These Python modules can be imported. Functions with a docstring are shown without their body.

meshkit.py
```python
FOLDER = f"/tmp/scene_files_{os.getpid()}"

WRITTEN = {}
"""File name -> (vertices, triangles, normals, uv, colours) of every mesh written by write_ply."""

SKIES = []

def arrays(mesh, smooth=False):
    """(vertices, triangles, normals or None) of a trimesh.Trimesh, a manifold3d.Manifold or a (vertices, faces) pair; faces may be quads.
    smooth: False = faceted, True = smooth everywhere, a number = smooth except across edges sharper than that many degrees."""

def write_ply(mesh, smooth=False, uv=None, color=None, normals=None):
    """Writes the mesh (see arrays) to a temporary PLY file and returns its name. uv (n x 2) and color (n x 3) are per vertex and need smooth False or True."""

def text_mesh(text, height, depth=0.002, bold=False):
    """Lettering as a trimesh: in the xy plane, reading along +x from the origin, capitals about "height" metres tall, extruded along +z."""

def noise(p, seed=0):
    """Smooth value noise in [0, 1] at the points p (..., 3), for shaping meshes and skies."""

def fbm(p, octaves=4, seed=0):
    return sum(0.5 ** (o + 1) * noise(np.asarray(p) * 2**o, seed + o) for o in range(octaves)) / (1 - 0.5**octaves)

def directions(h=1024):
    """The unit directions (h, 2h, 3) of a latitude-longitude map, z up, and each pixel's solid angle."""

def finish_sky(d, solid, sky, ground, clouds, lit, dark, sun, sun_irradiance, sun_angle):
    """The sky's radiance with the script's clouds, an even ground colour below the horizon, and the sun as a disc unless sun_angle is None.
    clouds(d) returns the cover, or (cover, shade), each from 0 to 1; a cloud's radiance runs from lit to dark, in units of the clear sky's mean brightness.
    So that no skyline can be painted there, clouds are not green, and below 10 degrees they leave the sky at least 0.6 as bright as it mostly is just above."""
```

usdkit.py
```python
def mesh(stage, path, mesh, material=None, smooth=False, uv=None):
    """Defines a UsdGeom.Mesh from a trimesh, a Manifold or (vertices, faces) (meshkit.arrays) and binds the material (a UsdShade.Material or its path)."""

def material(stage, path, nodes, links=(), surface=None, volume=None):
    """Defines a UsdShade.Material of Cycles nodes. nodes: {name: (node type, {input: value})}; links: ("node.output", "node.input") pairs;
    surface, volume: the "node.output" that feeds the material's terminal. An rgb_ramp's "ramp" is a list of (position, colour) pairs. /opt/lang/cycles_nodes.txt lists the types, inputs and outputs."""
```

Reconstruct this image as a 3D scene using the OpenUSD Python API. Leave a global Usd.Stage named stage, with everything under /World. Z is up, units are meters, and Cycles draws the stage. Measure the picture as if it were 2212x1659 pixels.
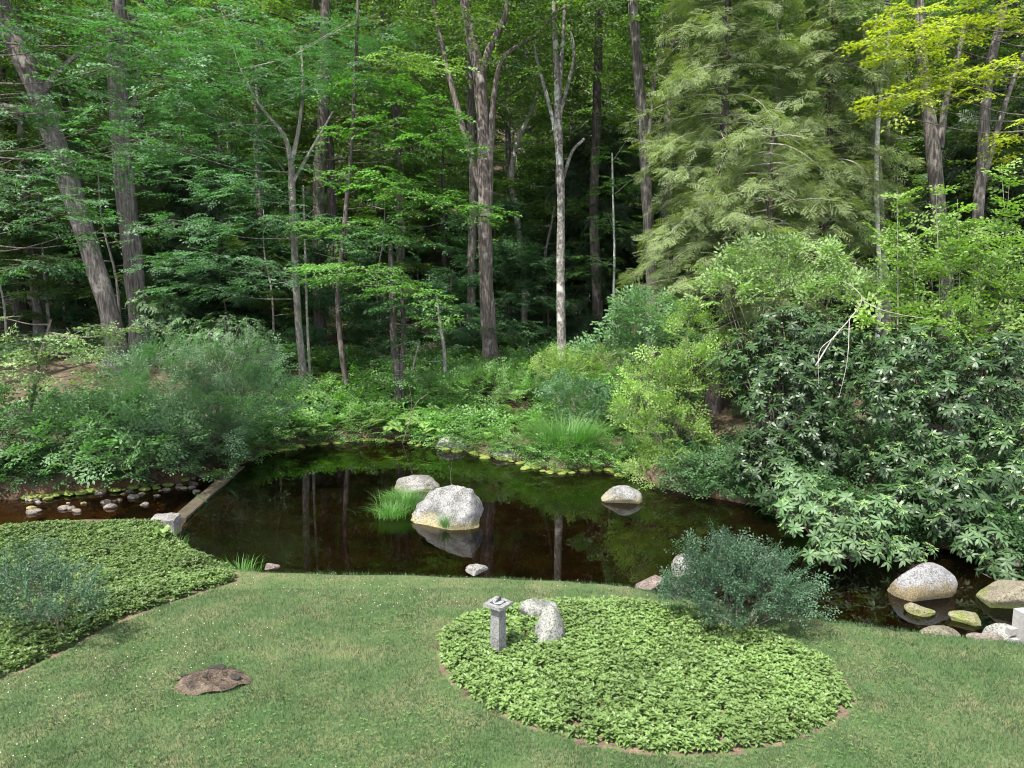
import math, numpy as np, trimesh, shapely, usdkit, meshkit
from shapely.geometry import Polygon, LineString, Point
from scipy.spatial.transform import Rotation
from pxr import Usd, UsdGeom, UsdLux, UsdShade, Gf, Sdf, Vt

stage = Usd.Stage.CreateInMemory()
W = '/World'
UsdGeom.Xform.Define(stage, W); UsdGeom.Scope.Define(stage, W + '/Looks')
stage.SetDefaultPrim(stage.GetPrimAtPath(W))

# ------------------------------------------------------------------ camera, sky, sun, exposure
CAM_Z, PITCH, FPX = 5.0, math.radians(8.0), 1597.0        # FPX: focal length for a picture 2212 wide
EXPOSURE = 1.75
SUN_EL, SUN_AZ = math.radians(61), math.radians(216)       # azimuth = atan2(x, y) of the direction towards the sun
SUN_I, SKY_S = 1.05, 0.15
cam = UsdGeom.Camera.Define(stage, W + '/camera')
cam.AddTranslateOp().Set(Gf.Vec3d(0, 0, CAM_Z)); cam.AddRotateXOp().Set(90 - math.degrees(PITCH))
cam.CreateHorizontalApertureAttr(36.0); cam.CreateVerticalApertureAttr(27.0)
cam.CreateFocalLengthAttr(36.0 * FPX / 2212); cam.CreateClippingRangeAttr(Gf.Vec2f(0.1, 2000)); cam.CreateExposureAttr(EXPOSURE)
sun_dir = np.array([math.cos(SUN_EL) * math.sin(SUN_AZ), math.cos(SUN_EL) * math.cos(SUN_AZ), math.sin(SUN_EL)])
dome = UsdLux.DomeLight.Define(stage, W + '/sky')
dome.GetPrim().SetCustomDataByKey('kind', 'structure')
skym = usdkit.material(stage, W + '/Looks/sky', {
    's': ('sky_texture', {'sky_type': 'single_scattering', 'sun_disc': False, 'sun_elevation': SUN_EL, 'sun_rotation': SUN_AZ, 'altitude': 100.0, 'aerosol_density': 2.0}),
    'h': ('hsv', {'saturation': 0.45}),
    'b': ('background_shader', {'strength': SKY_S})}, [('s.color', 'h.color'), ('h.color', 'b.color')], surface='b.background')
UsdShade.MaterialBindingAPI.Apply(dome.GetPrim()).Bind(skym)
sun = UsdLux.DistantLight.Define(stage, W + '/sun')
sun.CreateIntensityAttr(SUN_I); sun.CreateAngleAttr(0.5); sun.CreateColorAttr(Gf.Vec3f(1.0, 0.95, 0.86)); sun.CreateNormalizeAttr(True)
_z = sun_dir; _x = np.cross([0, 0, 1.0], _z); _x /= np.linalg.norm(_x); _y = np.cross(_z, _x)
sun.AddTransformOp().Set(Gf.Matrix4d(*_x, 0, *_y, 0, *_z, 0, 0, 0, 0, 1))

# ------------------------------------------------------------------ helpers: picture points of the 2212 x 1659 photograph to points in the place
F_ = np.array([0, math.cos(PITCH), -math.sin(PITCH)]); U_ = np.array([0, math.sin(PITCH), math.cos(PITCH)])
EYE = np.array([0, 0, CAM_Z])
def ray(px, py):
    return F_ + (px - 1106) / FPX * np.array([1.0, 0, 0]) + (829.5 - py) / FPX * U_
def at_y(px, py, Y):
    d = ray(px, py); return EYE + d * (Y / d[1])
def at_z(px, py, z):
    d = ray(px, py); return EYE + d * ((z - CAM_Z) / d[2])
def m_per_px(Y): return Y / FPX / math.cos(PITCH)
def rng_of(s): return np.random.default_rng(s)
def unit(v): return v / np.maximum(np.linalg.norm(v, axis=-1, keepdims=True), 1e-9)

names = {}
def numbered(name, parent=W):
    k = (parent, name); n = names.get(k, 0); names[k] = n + 1
    return name if n == 0 else f'{name}_{n:03d}'
def mark(p, label=None, cat=None, group=None, kind=None):
    for k, v in (('label', label), ('category', cat), ('group', group), ('kind', kind)):
        if v: p.SetCustomDataByKey(k, v)
    return p
def thing(name, label, cat, loc=(0, 0, 0), rotz=0.0, group=None, kind=None):
    x = UsdGeom.Xform.Define(stage, f'{W}/{numbered(name)}')
    x.AddTranslateOp().Set(Gf.Vec3d(*map(float, loc))); x.AddRotateZOp().Set(float(rotz)); x.AddScaleOp().Set(Gf.Vec3f(1, 1, 1))
    return mark(x.GetPrim(), label, cat, group, kind)
def part(name, mesh, mat, parent, smooth=False, off=None, kind=None, label=None):
    """one Mesh prim under the prim `parent`; off = world position of the parent, taken away from the vertices"""
    if off is not None:
        v, f = (mesh.vertices, mesh.faces) if hasattr(mesh, 'vertices') else mesh
        mesh = (np.asarray(v) - np.asarray(off), f)
    pp = str(parent.GetPath())
    m = usdkit.mesh(stage, f'{pp}/{numbered(name, pp)}', mesh, M[mat], smooth)
    return mark(m.GetPrim(), label=label, kind=kind)
def single(name, mesh, mat, label=None, cat=None, group=None, kind=None, smooth=False):
    m = usdkit.mesh(stage, f'{W}/{numbered(name)}', mesh, M[mat], smooth)
    return mark(m.GetPrim(), label, cat, group, kind)
def copy_of(src, name, loc, rotz, scale, label, cat, group):
    x = UsdGeom.Xform.Define(stage, f'{W}/{numbered(name)}')
    x.GetPrim().GetReferences().AddInternalReference(src.GetPath())
    x.ClearXformOpOrder()
    for op, v in (('translate', Gf.Vec3d(*map(float, loc))), ('rotateZ', float(rotz)), ('scale', Gf.Vec3f(*map(float, scale)))):
        x.GetPrim().GetAttribute(f'xformOp:{op}').Set(v)
    x.GetXformOpOrderAttr().Set(['xformOp:translate', 'xformOp:rotateZ', 'xformOp:scale'])
    x.GetPrim().SetInstanceable(True)
    return mark(x.GetPrim(), label, cat, group)
def move(p, loc, rotz, scale):
    p.GetAttribute('xformOp:translate').Set(Gf.Vec3d(*map(float, loc))); p.GetAttribute('xformOp:rotateZ').Set(float(rotz)); p.GetAttribute('xformOp:scale').Set(Gf.Vec3f(*map(float, scale)))
def joined(ms):
    vs, fs, n = [], [], 0
    for m in ms:
        v, f = (m.vertices, m.faces) if hasattr(m, 'vertices') else m
        vs.append(np.asarray(v)); fs.append(np.asarray(f) + n); n += len(v)
    return np.vstack(vs), np.vstack(fs)

# ------------------------------------------------------------------ materials
M = {}
def leafmat(name, cols, trans=0.35, rough=0.45, tcol=None, hue_noise=0.5, spec=0.25, dead=None, gain=1.4):
    """leaf colours vary from leaf to leaf (random_per_island), from plant to plant and with a slow noise through the place"""
    lum = np.array(cols).mean(1, keepdims=True); cols = (np.array(cols) * .86 + lum * .14) * np.linspace(.72, 1.5, len(cols))[:, None] * gain
    c = [tuple(x) for x in cols]
    stops = list(zip(np.linspace(0, 0.93 if dead else 1, len(c)), c)) + ([(0.955, dead), (1.0, dead)] if dead else [])
    tc = tcol or tuple(np.clip(np.array(c[len(c) // 2]) * np.array([1.5, 1.45, 0.75]), 0, 1))
    nodes = {'g': ('geometry', {}), 'o': ('object_info', {}), 'r': ('rgb_ramp', {'ramp': stops}),
             'n': ('noise_texture', {'scale': hue_noise, 'detail': 2.0}), 'm': ('map_range', {'from_min': 0.3, 'from_max': 0.7, 'to_min': 0.7, 'to_max': 1.35}),
             'mo': ('map_range', {'from_min': 0.0, 'from_max': 1.0, 'to_min': 0.8, 'to_max': 1.2}), 'mm': ('math', {'math_type': 'multiply'}),
             'h': ('hsv', {}), 'p': ('principled_bsdf', {'roughness': rough, 'specular_ior_level': spec}),
             'tm': ('mix', {'mix_type': 'multiply', 'fac': 1.0, 'color2': tuple(np.array(tc) / max(np.array(c[len(c) // 2]).max(), 1e-4))}),
             't': ('translucent_bsdf', {}), 'x': ('mix_closure', {'fac': trans})}
    links = [('g.random_per_island', 'r.fac'), ('g.position', 'n.vector'), ('n.fac', 'm.value'), ('o.random', 'mo.value'), ('m.result', 'mm.value1'), ('mo.result', 'mm.value2'),
             ('mm.value', 'h.value'), ('r.color', 'h.color'), ('h.color', 'p.base_color'), ('h.color', 'tm.color1'), ('tm.color', 't.color'), ('p.BSDF', 'x.closure1'), ('t.BSDF', 'x.closure2')]
    M[name] = usdkit.material(stage, f'{W}/Looks/{name}', nodes, links, surface='x.closure')
leafmat('maple_cool', [(.055, .12, .05), (.085, .17, .07), (.12, .22, .095)], trans=.4)
leafmat('maple_fresh', [(.08, .17, .035), (.115, .225, .05), (.15, .27, .065)], trans=.4)
leafmat('maple_pale', [(.14, .22, .07), (.19, .28, .09), (.24, .33, .12)], trans=.35)
leafmat('maple_yellow', [(.24, .30, .03), (.34, .39, .035), (.42, .45, .045)], trans=0.4, gain=1.3)
leafmat('beech', [(.06, .13, .06), (.095, .18, .085), (.14, .24, .12)], trans=.4)
leafmat('forest', [(.075, .125, .035), (.115, .18, .05), (.16, .23, .07)], trans=.45)
leafmat('forest_olive', [(.08, .125, .04), (.12, .18, .055), (.17, .23, .075)], trans=.45)
leafmat('forest_dark', [(.03, .065, .028), (.045, .09, .035), (.065, .12, .05)], trans=.4)
leafmat('hemlock', [(.14, .19, .07), (.23, .28, .11), (.31, .35, .16)], trans=.3, gain=1.45)  # needles of the sunlit hemlocks, their brightness put into the colour
leafmat('hemlock_shaded', [(.04, .07, .033), (.06, .095, .045), (.09, .13, .06)], trans=.2)  # darkened copy for the hemlocks deep in the wood, shade painted in
leafmat('rhodo', [(.025, .06, .016), (.045, .095, .026), (.085, .155, .045)], trans=.12, rough=.42, spec=.3, dead=(.30, .32, .06), gain=1.15)
leafmat('rhodo_cool', [(.05, .10, .035), (.075, .14, .05), (.11, .19, .07)], trans=.15, rough=.5, spec=.25)
leafmat('lime_shrub', [(.14, .23, .045), (.19, .29, .06), (.24, .34, .08)])
leafmat('viburnum', [(.08, .16, .06), (.12, .21, .085), (.17, .27, .115)])
leafmat('cool_shrub', [(.06, .13, .055), (.09, .18, .075), (.13, .23, .10)])
leafmat('privet', [(.075, .15, .065), (.115, .21, .09), (.16, .27, .115)])
leafmat('barberry', [(.04, .085, .045), (.065, .125, .065), (.10, .18, .09)], trans=.2, gain=1.3)
leafmat('pachysandra', [(.08, .135, .03), (.125, .195, .04), (.18, .26, .055), (.24, .32, .075)], trans=.2, hue_noise=1.2, gain=1.35)
leafmat('fern', [(.13, .23, .045), (.18, .29, .06), (.22, .33, .075)], trans=.4)
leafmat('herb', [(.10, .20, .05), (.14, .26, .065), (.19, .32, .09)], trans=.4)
leafmat('herb_shaded', [(.045, .10, .035), (.07, .145, .05), (.10, .19, .07)])  # darker copy of the herb leaves, with the shade put into the colour
leafmat('tussock', [(.08, .19, .035), (.12, .26, .05), (.17, .32, .07)], gain=1.3)
leafmat('rock_grass', [(.07, .17, .03), (.11, .24, .05), (.17, .30, .08), (.30, .28, .13)])
leafmat('litter', [(.10, .055, .03), (.16, .09, .05), (.24, .15, .09), (.07, .04, .025)], trans=0.1, gain=1.0)
leafmat('flower', [(.7, .7, .62), (.8, .8, .75)], trans=0.2, gain=0.8)

def ground_noise(nodes, links, scale, name):
    nodes[name] = ('noise_texture', {'scale': scale, 'detail': 4.0, 'roughness': 0.6}); links.append(('g.position', name + '.vector'))
def grassmat():
    n = {'g': ('geometry', {}), 'r': ('rgb_ramp', {'ramp': [(0, (.035, .075, .024)), (.35, (.058, .11, .034)), (.7, (.085, .145, .048)), (1, (.12, .18, .07))]}),
         'd': ('rgb_ramp', {'ramp': [(0, (.07, .10, .042)), (.35, (.13, .135, .07)), (.75, (.21, .19, .115)), (1, (.27, .24, .16))]}),
         'sx': ('separate_xyz', {}), 'my': ('map_range', {'from_min': 10.6, 'from_max': 6.6, 'to_min': -0.16, 'to_max': 0.10}),
         'ad': ('math', {'math_type': 'add'}), 'rs': ('map_range', {'from_min': 0.0, 'from_max': 1.0, 'to_min': -.14, 'to_max': .14}), 'ad2': ('math', {'math_type': 'add'}),
         'st': ('map_range', {'from_min': 0.47, 'from_max': 0.66, 'clamp': True}), 'mx': ('mix', {}), 'h': ('hsv', {}), 'mv': ('map_range', {'from_min': .35, 'from_max': .65, 'to_min': .65, 'to_max': 1.3}),
         'p': ('principled_bsdf', {'roughness': 0.6, 'specular_ior_level': 0.25}), 't': ('translucent_bsdf', {}), 'x': ('mix_closure', {'fac': 0.25})}
    l = [('g.random_per_island', 'r.fac'), ('g.random_per_island', 'd.fac')]
    ground_noise(n, l, 0.75, 'big'); ground_noise(n, l, 2.3, 'mid')
    l += [('g.position', 'sx.vector'), ('sx.y', 'my.value'), ('big.fac', 'ad.value1'), ('my.result', 'ad.value2'), ('g.random_per_island', 'rs.value'), ('ad.value', 'ad2.value1'), ('rs.result', 'ad2.value2'),
          ('ad2.value', 'st.value'), ('st.result', 'mx.fac'), ('r.color', 'mx.color1'), ('d.color', 'mx.color2'), ('mid.fac', 'mv.value'), ('mv.result', 'h.value'), ('mx.color', 'h.color'),
          ('h.color', 'p.base_color'), ('h.color', 't.color'), ('p.BSDF', 'x.closure1'), ('t.BSDF', 'x.closure2')]
    M['grass'] = usdkit.material(stage, W + '/Looks/grass', n, l, surface='x.closure')
grassmat()
def soil(name, stops, scale=3.0, bump=0.5, fine=30.0, rough=0.9, island=False):
    n = {'g': ('geometry', {}), 'a': ('noise_texture', {'scale': scale, 'detail': 6.0, 'roughness': 0.65}), 'f': ('noise_texture', {'scale': fine, 'detail': 4.0, 'roughness': 0.7}),
         'mx': ('mix_float', {'fac': 0.45}), 'r': ('rgb_ramp', {'ramp': stops}), 'b': ('bump', {'strength': bump, 'distance': 0.02}), 'p': ('principled_bsdf', {'roughness': rough, 'specular_ior_level': 0.2})}
    l = [('g.position', 'a.vector'), ('g.position', 'f.vector'), ('a.fac', 'mx.a'), ('f.fac', 'mx.b'), ('mx.result', 'r.fac'), ('r.color', 'p.base_color'), ('f.fac', 'b.height'), ('b.normal', 'p.normal')]
    M[name] = usdkit.material(stage, f'{W}/Looks/{name}', n, l, surface='p.BSDF')
soil('lawn_soil', [(.3, (.03, .055, .018)), (.45, (.045, .075, .024)), (.55, (.08, .09, .04)), (.7, (.13, .11, .06))], 1.2)
soil('forest_soil', [(.3, (.02, .018, .011)), (.45, (.045, .036, .022)), (.55, (.075, .055, .036)), (.7, (.14, .10, .07))], 2.0)
soil('bed_soil', [(.3, (.03, .022, .015)), (.5, (.09, .065, .045)), (.7, (.2, .15, .1))], 4.0)
soil('pond_mud', [(.3, (.012, .009, .006)), (.45, (.035, .023, .013)), (.58, (.08, .048, .024)), (.7, (.12, .08, .045))], 1.3)
soil('road_grey', [(.3, (.07, .07, .072)), (.7, (.13, .13, .135))], 2.0)
soil('wet_wall', [(.3, (.02, .017, .013)), (.5, (.05, .042, .03)), (.7, (.10, .085, .055))], 3.0, rough=0.5)
soil('rotten_wood', [(.34, (.012, .010, .009)), (.47, (.045, .034, .026)), (.56, (.10, .078, .055)), (.7, (.2, .165, .10))], 7.0, bump=0.9, fine=60)
soil('dark_rot', [(.3, (.008, .007, .007)), (.7, (.035, .03, .028))], 10.0)
soil('grey_wood', [(.3, (.13, .125, .12)), (.7, (.28, .275, .265))], 6.0)
soil('red_needles', [(.3, (.10, .035, .025)), (.7, (.26, .12, .09))], 8.0)
soil('moss', [(.3, (.04, .06, .012)), (.5, (.09, .12, .025)), (.7, (.15, .17, .05))], 6.0)

def rockmat(name, pale, mid, dark, moss=None, moss_hi=0.0, speck=0.5, brown=None):
    """lichen-pale stone with dark specks; damp and mossy up to a height moss_hi above the water"""
    n = {'g': ('geometry', {}), 'a': ('noise_texture', {'scale': 3.0, 'detail': 6.0, 'roughness': 0.65, 'distortion': 0.6}), 'f': ('noise_texture', {'scale': 34.0, 'detail': 6.0, 'roughness': 0.8}),
         'r': ('rgb_ramp', {'ramp': [(.38, dark), (.46, mid), (.54, pale), (.8, pale)]}), 's': ('rgb_ramp', {'ramp': [(.36, (.12, .12, .12)), (.45, (.6, .6, .6)), (.53, (1, 1, 1)), (.75, (1.1, 1.1, 1.1))]}),
         'k': ('mix', {'mix_type': 'multiply', 'fac': speck + .4}), 'mx': ('mix_float', {'fac': 0.35}), 'b': ('bump', {'strength': 0.8, 'distance': 0.03}),
         'sx': ('separate_xyz', {}), 'jz': ('math', {'math_type': 'multiply_add', 'value2': 0.5, 'value3': -0.25}), 'zz': ('math', {'math_type': 'add'}),
         'mr': ('map_range', {'from_min': moss_hi, 'from_max': moss_hi - 0.18, 'clamp': True}), 'mg': ('mix', {'color2': moss or (.06, .06, .03)}),
         'mf': ('rgb_ramp', {'ramp': [(.35, tuple(np.array(moss or (.05, .045, .03)) * .35)), (.5, tuple(np.array(moss or (.06, .06, .03)))), (.7, tuple(np.array(moss or (.06, .06, .03)) * 1.9))]}),
         'p': ('principled_bsdf', {'roughness': 0.85, 'specular_ior_level': 0.25})}
    l = [('g.position', 'a.vector'), ('g.position', 'f.vector'), ('a.fac', 'mx.a'), ('f.fac', 'mx.b'), ('mx.result', 'r.fac'), ('f.fac', 's.fac'), ('r.color', 'k.color1'), ('s.color', 'k.color2'),
         ('f.fac', 'b.height'), ('b.normal', 'p.normal'), ('g.position', 'sx.vector'), ('a.fac', 'jz.value1'), ('sx.z', 'zz.value1'), ('jz.value', 'zz.value2'), ('zz.value', 'mr.value'),
         ('f.fac', 'mf.fac'), ('mf.color', 'mg.color2'), ('k.color', 'mg.color1'), ('mr.result', 'mg.fac'), ('mg.color', 'p.base_color')]
    M[name] = usdkit.material(stage, f'{W}/Looks/{name}', n, l, surface='p.BSDF')
ZW = -0.55                                                   # the pond's level
rockmat('rock_white', (.19, .19, .186), (.11, .11, .107), (.07, .07, .07), moss=(.16, .14, .07), moss_hi=ZW + .22, speck=.55)
rockmat('rock_grey', (.2, .195, .185), (.12, .115, .105), (.10, .095, .085), moss=(.10, .11, .04), moss_hi=ZW + .15)
rockmat('rock_half', (.19, .19, .195), (.12, .12, .12), (.14, .13, .12), moss=(.13, .105, .06), moss_hi=ZW + .34)
rockmat('rock_mossy', (.17, .15, .11), (.11, .10, .07), (.05, .045, .035), moss=(.12, .14, .035), moss_hi=ZW + .16)
rockmat('rock_pink', (.17, .135, .12), (.12, .095, .085), (.11, .09, .08), moss=(.10, .10, .04), moss_hi=ZW + .1)
rockmat('rock_bank', (.42, .39, .33), (.25, .23, .19), (.10, .09, .07), moss=(.05, .06, .02), moss_hi=-3.0)
rockmat('rock_lit', (.45, .42, .35), (.36, .33, .28), (.22, .2, .17), moss=(.05, .06, .02), moss_hi=-3.0, speck=.35)  # paler copy of the bank stone, sunlit brightness put into its colour
rockmat('lichen_bed', (.22, .225, .205), (.13, .135, .12), (.10, .10, .095), moss=(.05, .06, .02), moss_hi=-3.0, speck=.6)
rockmat('cobble_wet', (.16, .14, .12), (.09, .075, .06), (.03, .028, .022), moss=(.05, .05, .02), moss_hi=-3.0, speck=.4)
rockmat('granite', (.19, .19, .184), (.15, .15, .145), (.09, .09, .088), moss=(.05, .06, .02), moss_hi=-3.0, speck=.35)

def bark(name, c1, c2, c3, vs=9.0, zs=1.1, patch=None):
    n = {'g': ('geometry', {}), 'm': ('mapping', {'scale': (vs, vs, zs)}), 'a': ('noise_texture', {'scale': 1.6, 'detail': 6.0, 'roughness': 0.7, 'distortion': 0.4}),
         'r': ('rgb_ramp', {'ramp': [(.30, c1), (.5, c2), (.68, c3)]}), 'b': ('bump', {'strength': 1.0, 'distance': 0.04}),
         'w': ('noise_texture', {'scale': 1.7, 'detail': 4.0, 'roughness': 0.6}), 'wr': ('map_range', {'from_min': .56, 'from_max': .66, 'clamp': True}), 'mx': ('mix', {'color2': patch or c3}),
         'p': ('principled_bsdf', {'roughness': 0.9, 'specular_ior_level': 0.15})}
    l = [('g.position', 'm.vector'), ('m.vector', 'a.vector'), ('a.fac', 'r.fac'), ('a.fac', 'b.height'), ('b.normal', 'p.normal'), ('g.position', 'w.vector'), ('w.fac', 'wr.value'), ('wr.result', 'mx.fac'), ('r.color', 'mx.color1'), ('mx.color', 'p.base_color')]
    M[name] = usdkit.material(stage, f'{W}/Looks/{name}', n, l, surface='p.BSDF')
bark('bark_oak', (.03, .027, .024), (.09, .08, .072), (.19, .175, .16))
bark('bark_dark', (.018, .016, .014), (.05, .043, .038), (.11, .095, .085))
bark('bark_pale', (.09, .082, .07), (.19, .175, .155), (.33, .315, .29), vs=6, zs=2.5, patch=(.3, .3, .275))
bark('bark_spot', (.025, .022, .02), (.12, .112, .10), (.30, .29, .275), vs=7, zs=5.0, patch=(.36, .36, .34))
bark('bark_main', (.03, .024, .022), (.09, .073, .066), (.21, .185, .17), vs=10, zs=1.0, patch=(.22, .205, .19))
bark('bark_white', (.25, .24, .22), (.5, .49, .46), (.68, .67, .64), vs=5, zs=6.0)
bark('twig', (.05, .04, .032), (.11, .09, .075), (.2, .17, .14))
bark('twig_grey', (.14, .125, .11), (.24, .22, .20), (.36, .34, .32))
M['bronze'] = usdkit.material(stage, W + '/Looks/bronze', {'n': ('noise_texture', {'scale': 40.0, 'detail': 4.0}), 'g': ('geometry', {}), 'r': ('rgb_ramp', {'ramp': [(.3, (.17, .2, .22)), (.7, (.4, .42, .44))]}),
    'p': ('principled_bsdf', {'roughness': 0.5, 'metallic': 0.6})}, [('g.position', 'n.vector'), ('n.fac', 'r.fac'), ('r.color', 'p.base_color')], surface='p.BSDF')
M['bronze_dark'] = usdkit.material(stage, W + '/Looks/bronze_dark', {'p': ('principled_bsdf', {'base_color': (.045, .045, .05), 'roughness': 0.45, 'metallic': 0.5})}, surface='p.BSDF')
def watermat(name, tint, ripple, scum):
    n = {'g': ('geometry', {}), 'mp': ('mapping', {'scale': (1.0, 1.6, 1.0)}), 'w': ('noise_texture', {'scale': 2.2, 'detail': 3.0, 'roughness': 0.55}), 'b': ('bump', {'strength': ripple, 'distance': 0.02}),
         'f': ('fresnel', {'IOR': 1.33}), 'v': ('noise_texture', {'scale': 55.0, 'detail': 2.0}), 'q': ('math', {'math_type': 'greater_than', 'value2': scum}), 'mul': ('math', {'math_type': 'multiply_add', 'value2': 1.0, 'value3': 0.005, 'use_clamp': True}),
         'tr': ('transparent_bsdf', {'color': tint}), 'gl': ('glossy_bsdf', {'color': (1, 1, 1), 'roughness': 0.0}), 'x': ('mix_closure', {}),
         'sp': ('diffuse_bsdf', {'color': (.25, .25, .16)}), 'x2': ('mix_closure', {})}
    l = [('g.position', 'mp.vector'), ('mp.vector', 'w.vector'), ('w.fac', 'b.height'), ('b.normal', 'f.normal'), ('b.normal', 'gl.normal'), ('f.fac', 'mul.value1'), ('mul.value', 'x.fac'),
         ('tr.BSDF', 'x.closure1'), ('gl.BSDF', 'x.closure2'), ('g.position', 'v.vector'), ('v.fac', 'q.value1'), ('q.value', 'x2.fac'), ('x.closure', 'x2.closure1'), ('sp.BSDF', 'x2.closure2')]
    M[name] = usdkit.material(stage, f'{W}/Looks/{name}', n, l, surface='x2.closure')
watermat('water', (.20, .16, .11), 0.03, 0.735)
watermat('stream_water', (.45, .34, .23), 0.5, 0.74)

# ------------------------------------------------------------------ terrain
def zpts(pts, z, dy=0.0): return [tuple((at_z(x, y, z) + [0, dy, 0])[:2]) for x, y in pts]
near_edge = zpts([(372, 1132), (400, 1172), (450, 1200), (520, 1222), (600, 1230), (900, 1237), (1000, 1241), (1240, 1251), (1380, 1264), (1460, 1290), (1600, 1320), (1760, 1352), (2000, 1386), (2212, 1408), (2420, 1430)], -0.2, 0.3)
far_edge = zpts([(2480, 1235), (2212, 1225), (2080, 1195), (1900, 1165), (1700, 1130), (1640, 1095), (1540, 1078), (1440, 1060), (1360, 1025), (1300, 1015), (1200, 1022), (1130, 1000), (1050, 985), (960, 968), (870, 952), (780, 952), (700, 958), (600, 972), (545, 995), (515, 1010)], ZW)
pond_poly = Polygon(near_edge + far_edge).buffer(0)
dam_a, dam_b = at_z(390, 1118, ZW)[:2], at_z(512, 1012, ZW)[:2]
ZS = ZW - 0.18
stream_poly = Polygon(zpts([(372, 1128), (300, 1120), (180, 1120), (60, 1130), (-200, 1145)], -0.25, 0.3) + zpts([(-200, 1075), (0, 1080), (110, 1072), (220, 1060), (300, 1055), (400, 1040), (480, 1012), (512, 1008)], ZS)).buffer(0)
PROFILE = ([-40, 6, 9, 10.5, 12.5, 14, 24, 25.3, 27, 30, 33, 38, 44, 52, 60, 75, 90, 120, 170], [0.2, 0.15, 0.05, 0.0, -0.2, -0.22, -0.25, -0.2, 0.1, 0.75, 1.3, 2.1, 3.0, 4.3, 6.0, 11.0, 17.0, 30, 50])
LAWN_X = ([-30, -8, 0, 5, 8, 12, 40], [0.0, 0.0, 0.0, -0.02, -0.06, -0.1, -0.1])
def ground(x, y):
    x, y = np.asarray(x, float), np.asarray(y, float)
    p = np.stack([x, y, 0 * x], -1)
    base = np.interp(y, *PROFILE) + np.interp(x, *LAWN_X) * (y < 16)
    base = base + (meshkit.fbm(p * 0.12 + 7.3, 3, 3) - 0.5) * np.interp(y, [12, 26, 40, 80], [0.06, 0.3, 1.2, 3.0]) + (meshkit.fbm(p * 0.9, 2, 5) - 0.5) * np.interp(y, [12, 26, 36], [0.02, 0.15, 0.25])
    # left bank is higher and steeper
    base = base + np.clip((-x - 6) / 8, 0, 1) * np.clip((y - 18) / 4, 0, 1) * 0.5 + np.clip((x - 7) / 5, 0, 1) * np.clip((y - 15) / 5, 0, 1) * 0.5
    pt = shapely.points(x, y)
    d = np.minimum(shapely.distance(pond_poly, pt) - shapely.distance(pond_poly.boundary, pt) * shapely.contains(pond_poly, pt),
                   shapely.distance(stream_poly, pt) - shapely.distance(stream_poly.boundary, pt) * shapely.contains(stream_poly, pt))
    t = np.clip(d / 0.45, 0, 1); t = t * t * (3 - 2 * t)
    bump = (meshkit.fbm(p * 1.1, 3, 11) - 0.5) * 0.25
    bed = ZW - 0.04 - np.clip(-d * 0.35, 0, 0.5) + bump * np.clip(-d, 0, 1) - 0.16 * (x < -7.5) * np.clip((-7.5 - x), 0, 1)
    return np.where(d > 0, (ZW - 0.04) * (1 - t) + base * t, bed)
def gz(x, y): return float(ground(np.array([x]), np.array([y]))[0])
def on_ground(px, py, lift=0.0):
    Y = np.linspace(4, 120, 2400); d = ray(px, py); P = EYE + d * (Y / d[1])[:, None]
    below = P[:, 2] <= ground(P[:, 0], P[:, 1]) + lift
    return P[np.argmax(below)]
xs = np.concatenate([np.linspace(-95, -19, 26)[:-1], np.arange(-19, 17, 0.16), np.linspace(17, 95, 26)])
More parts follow.
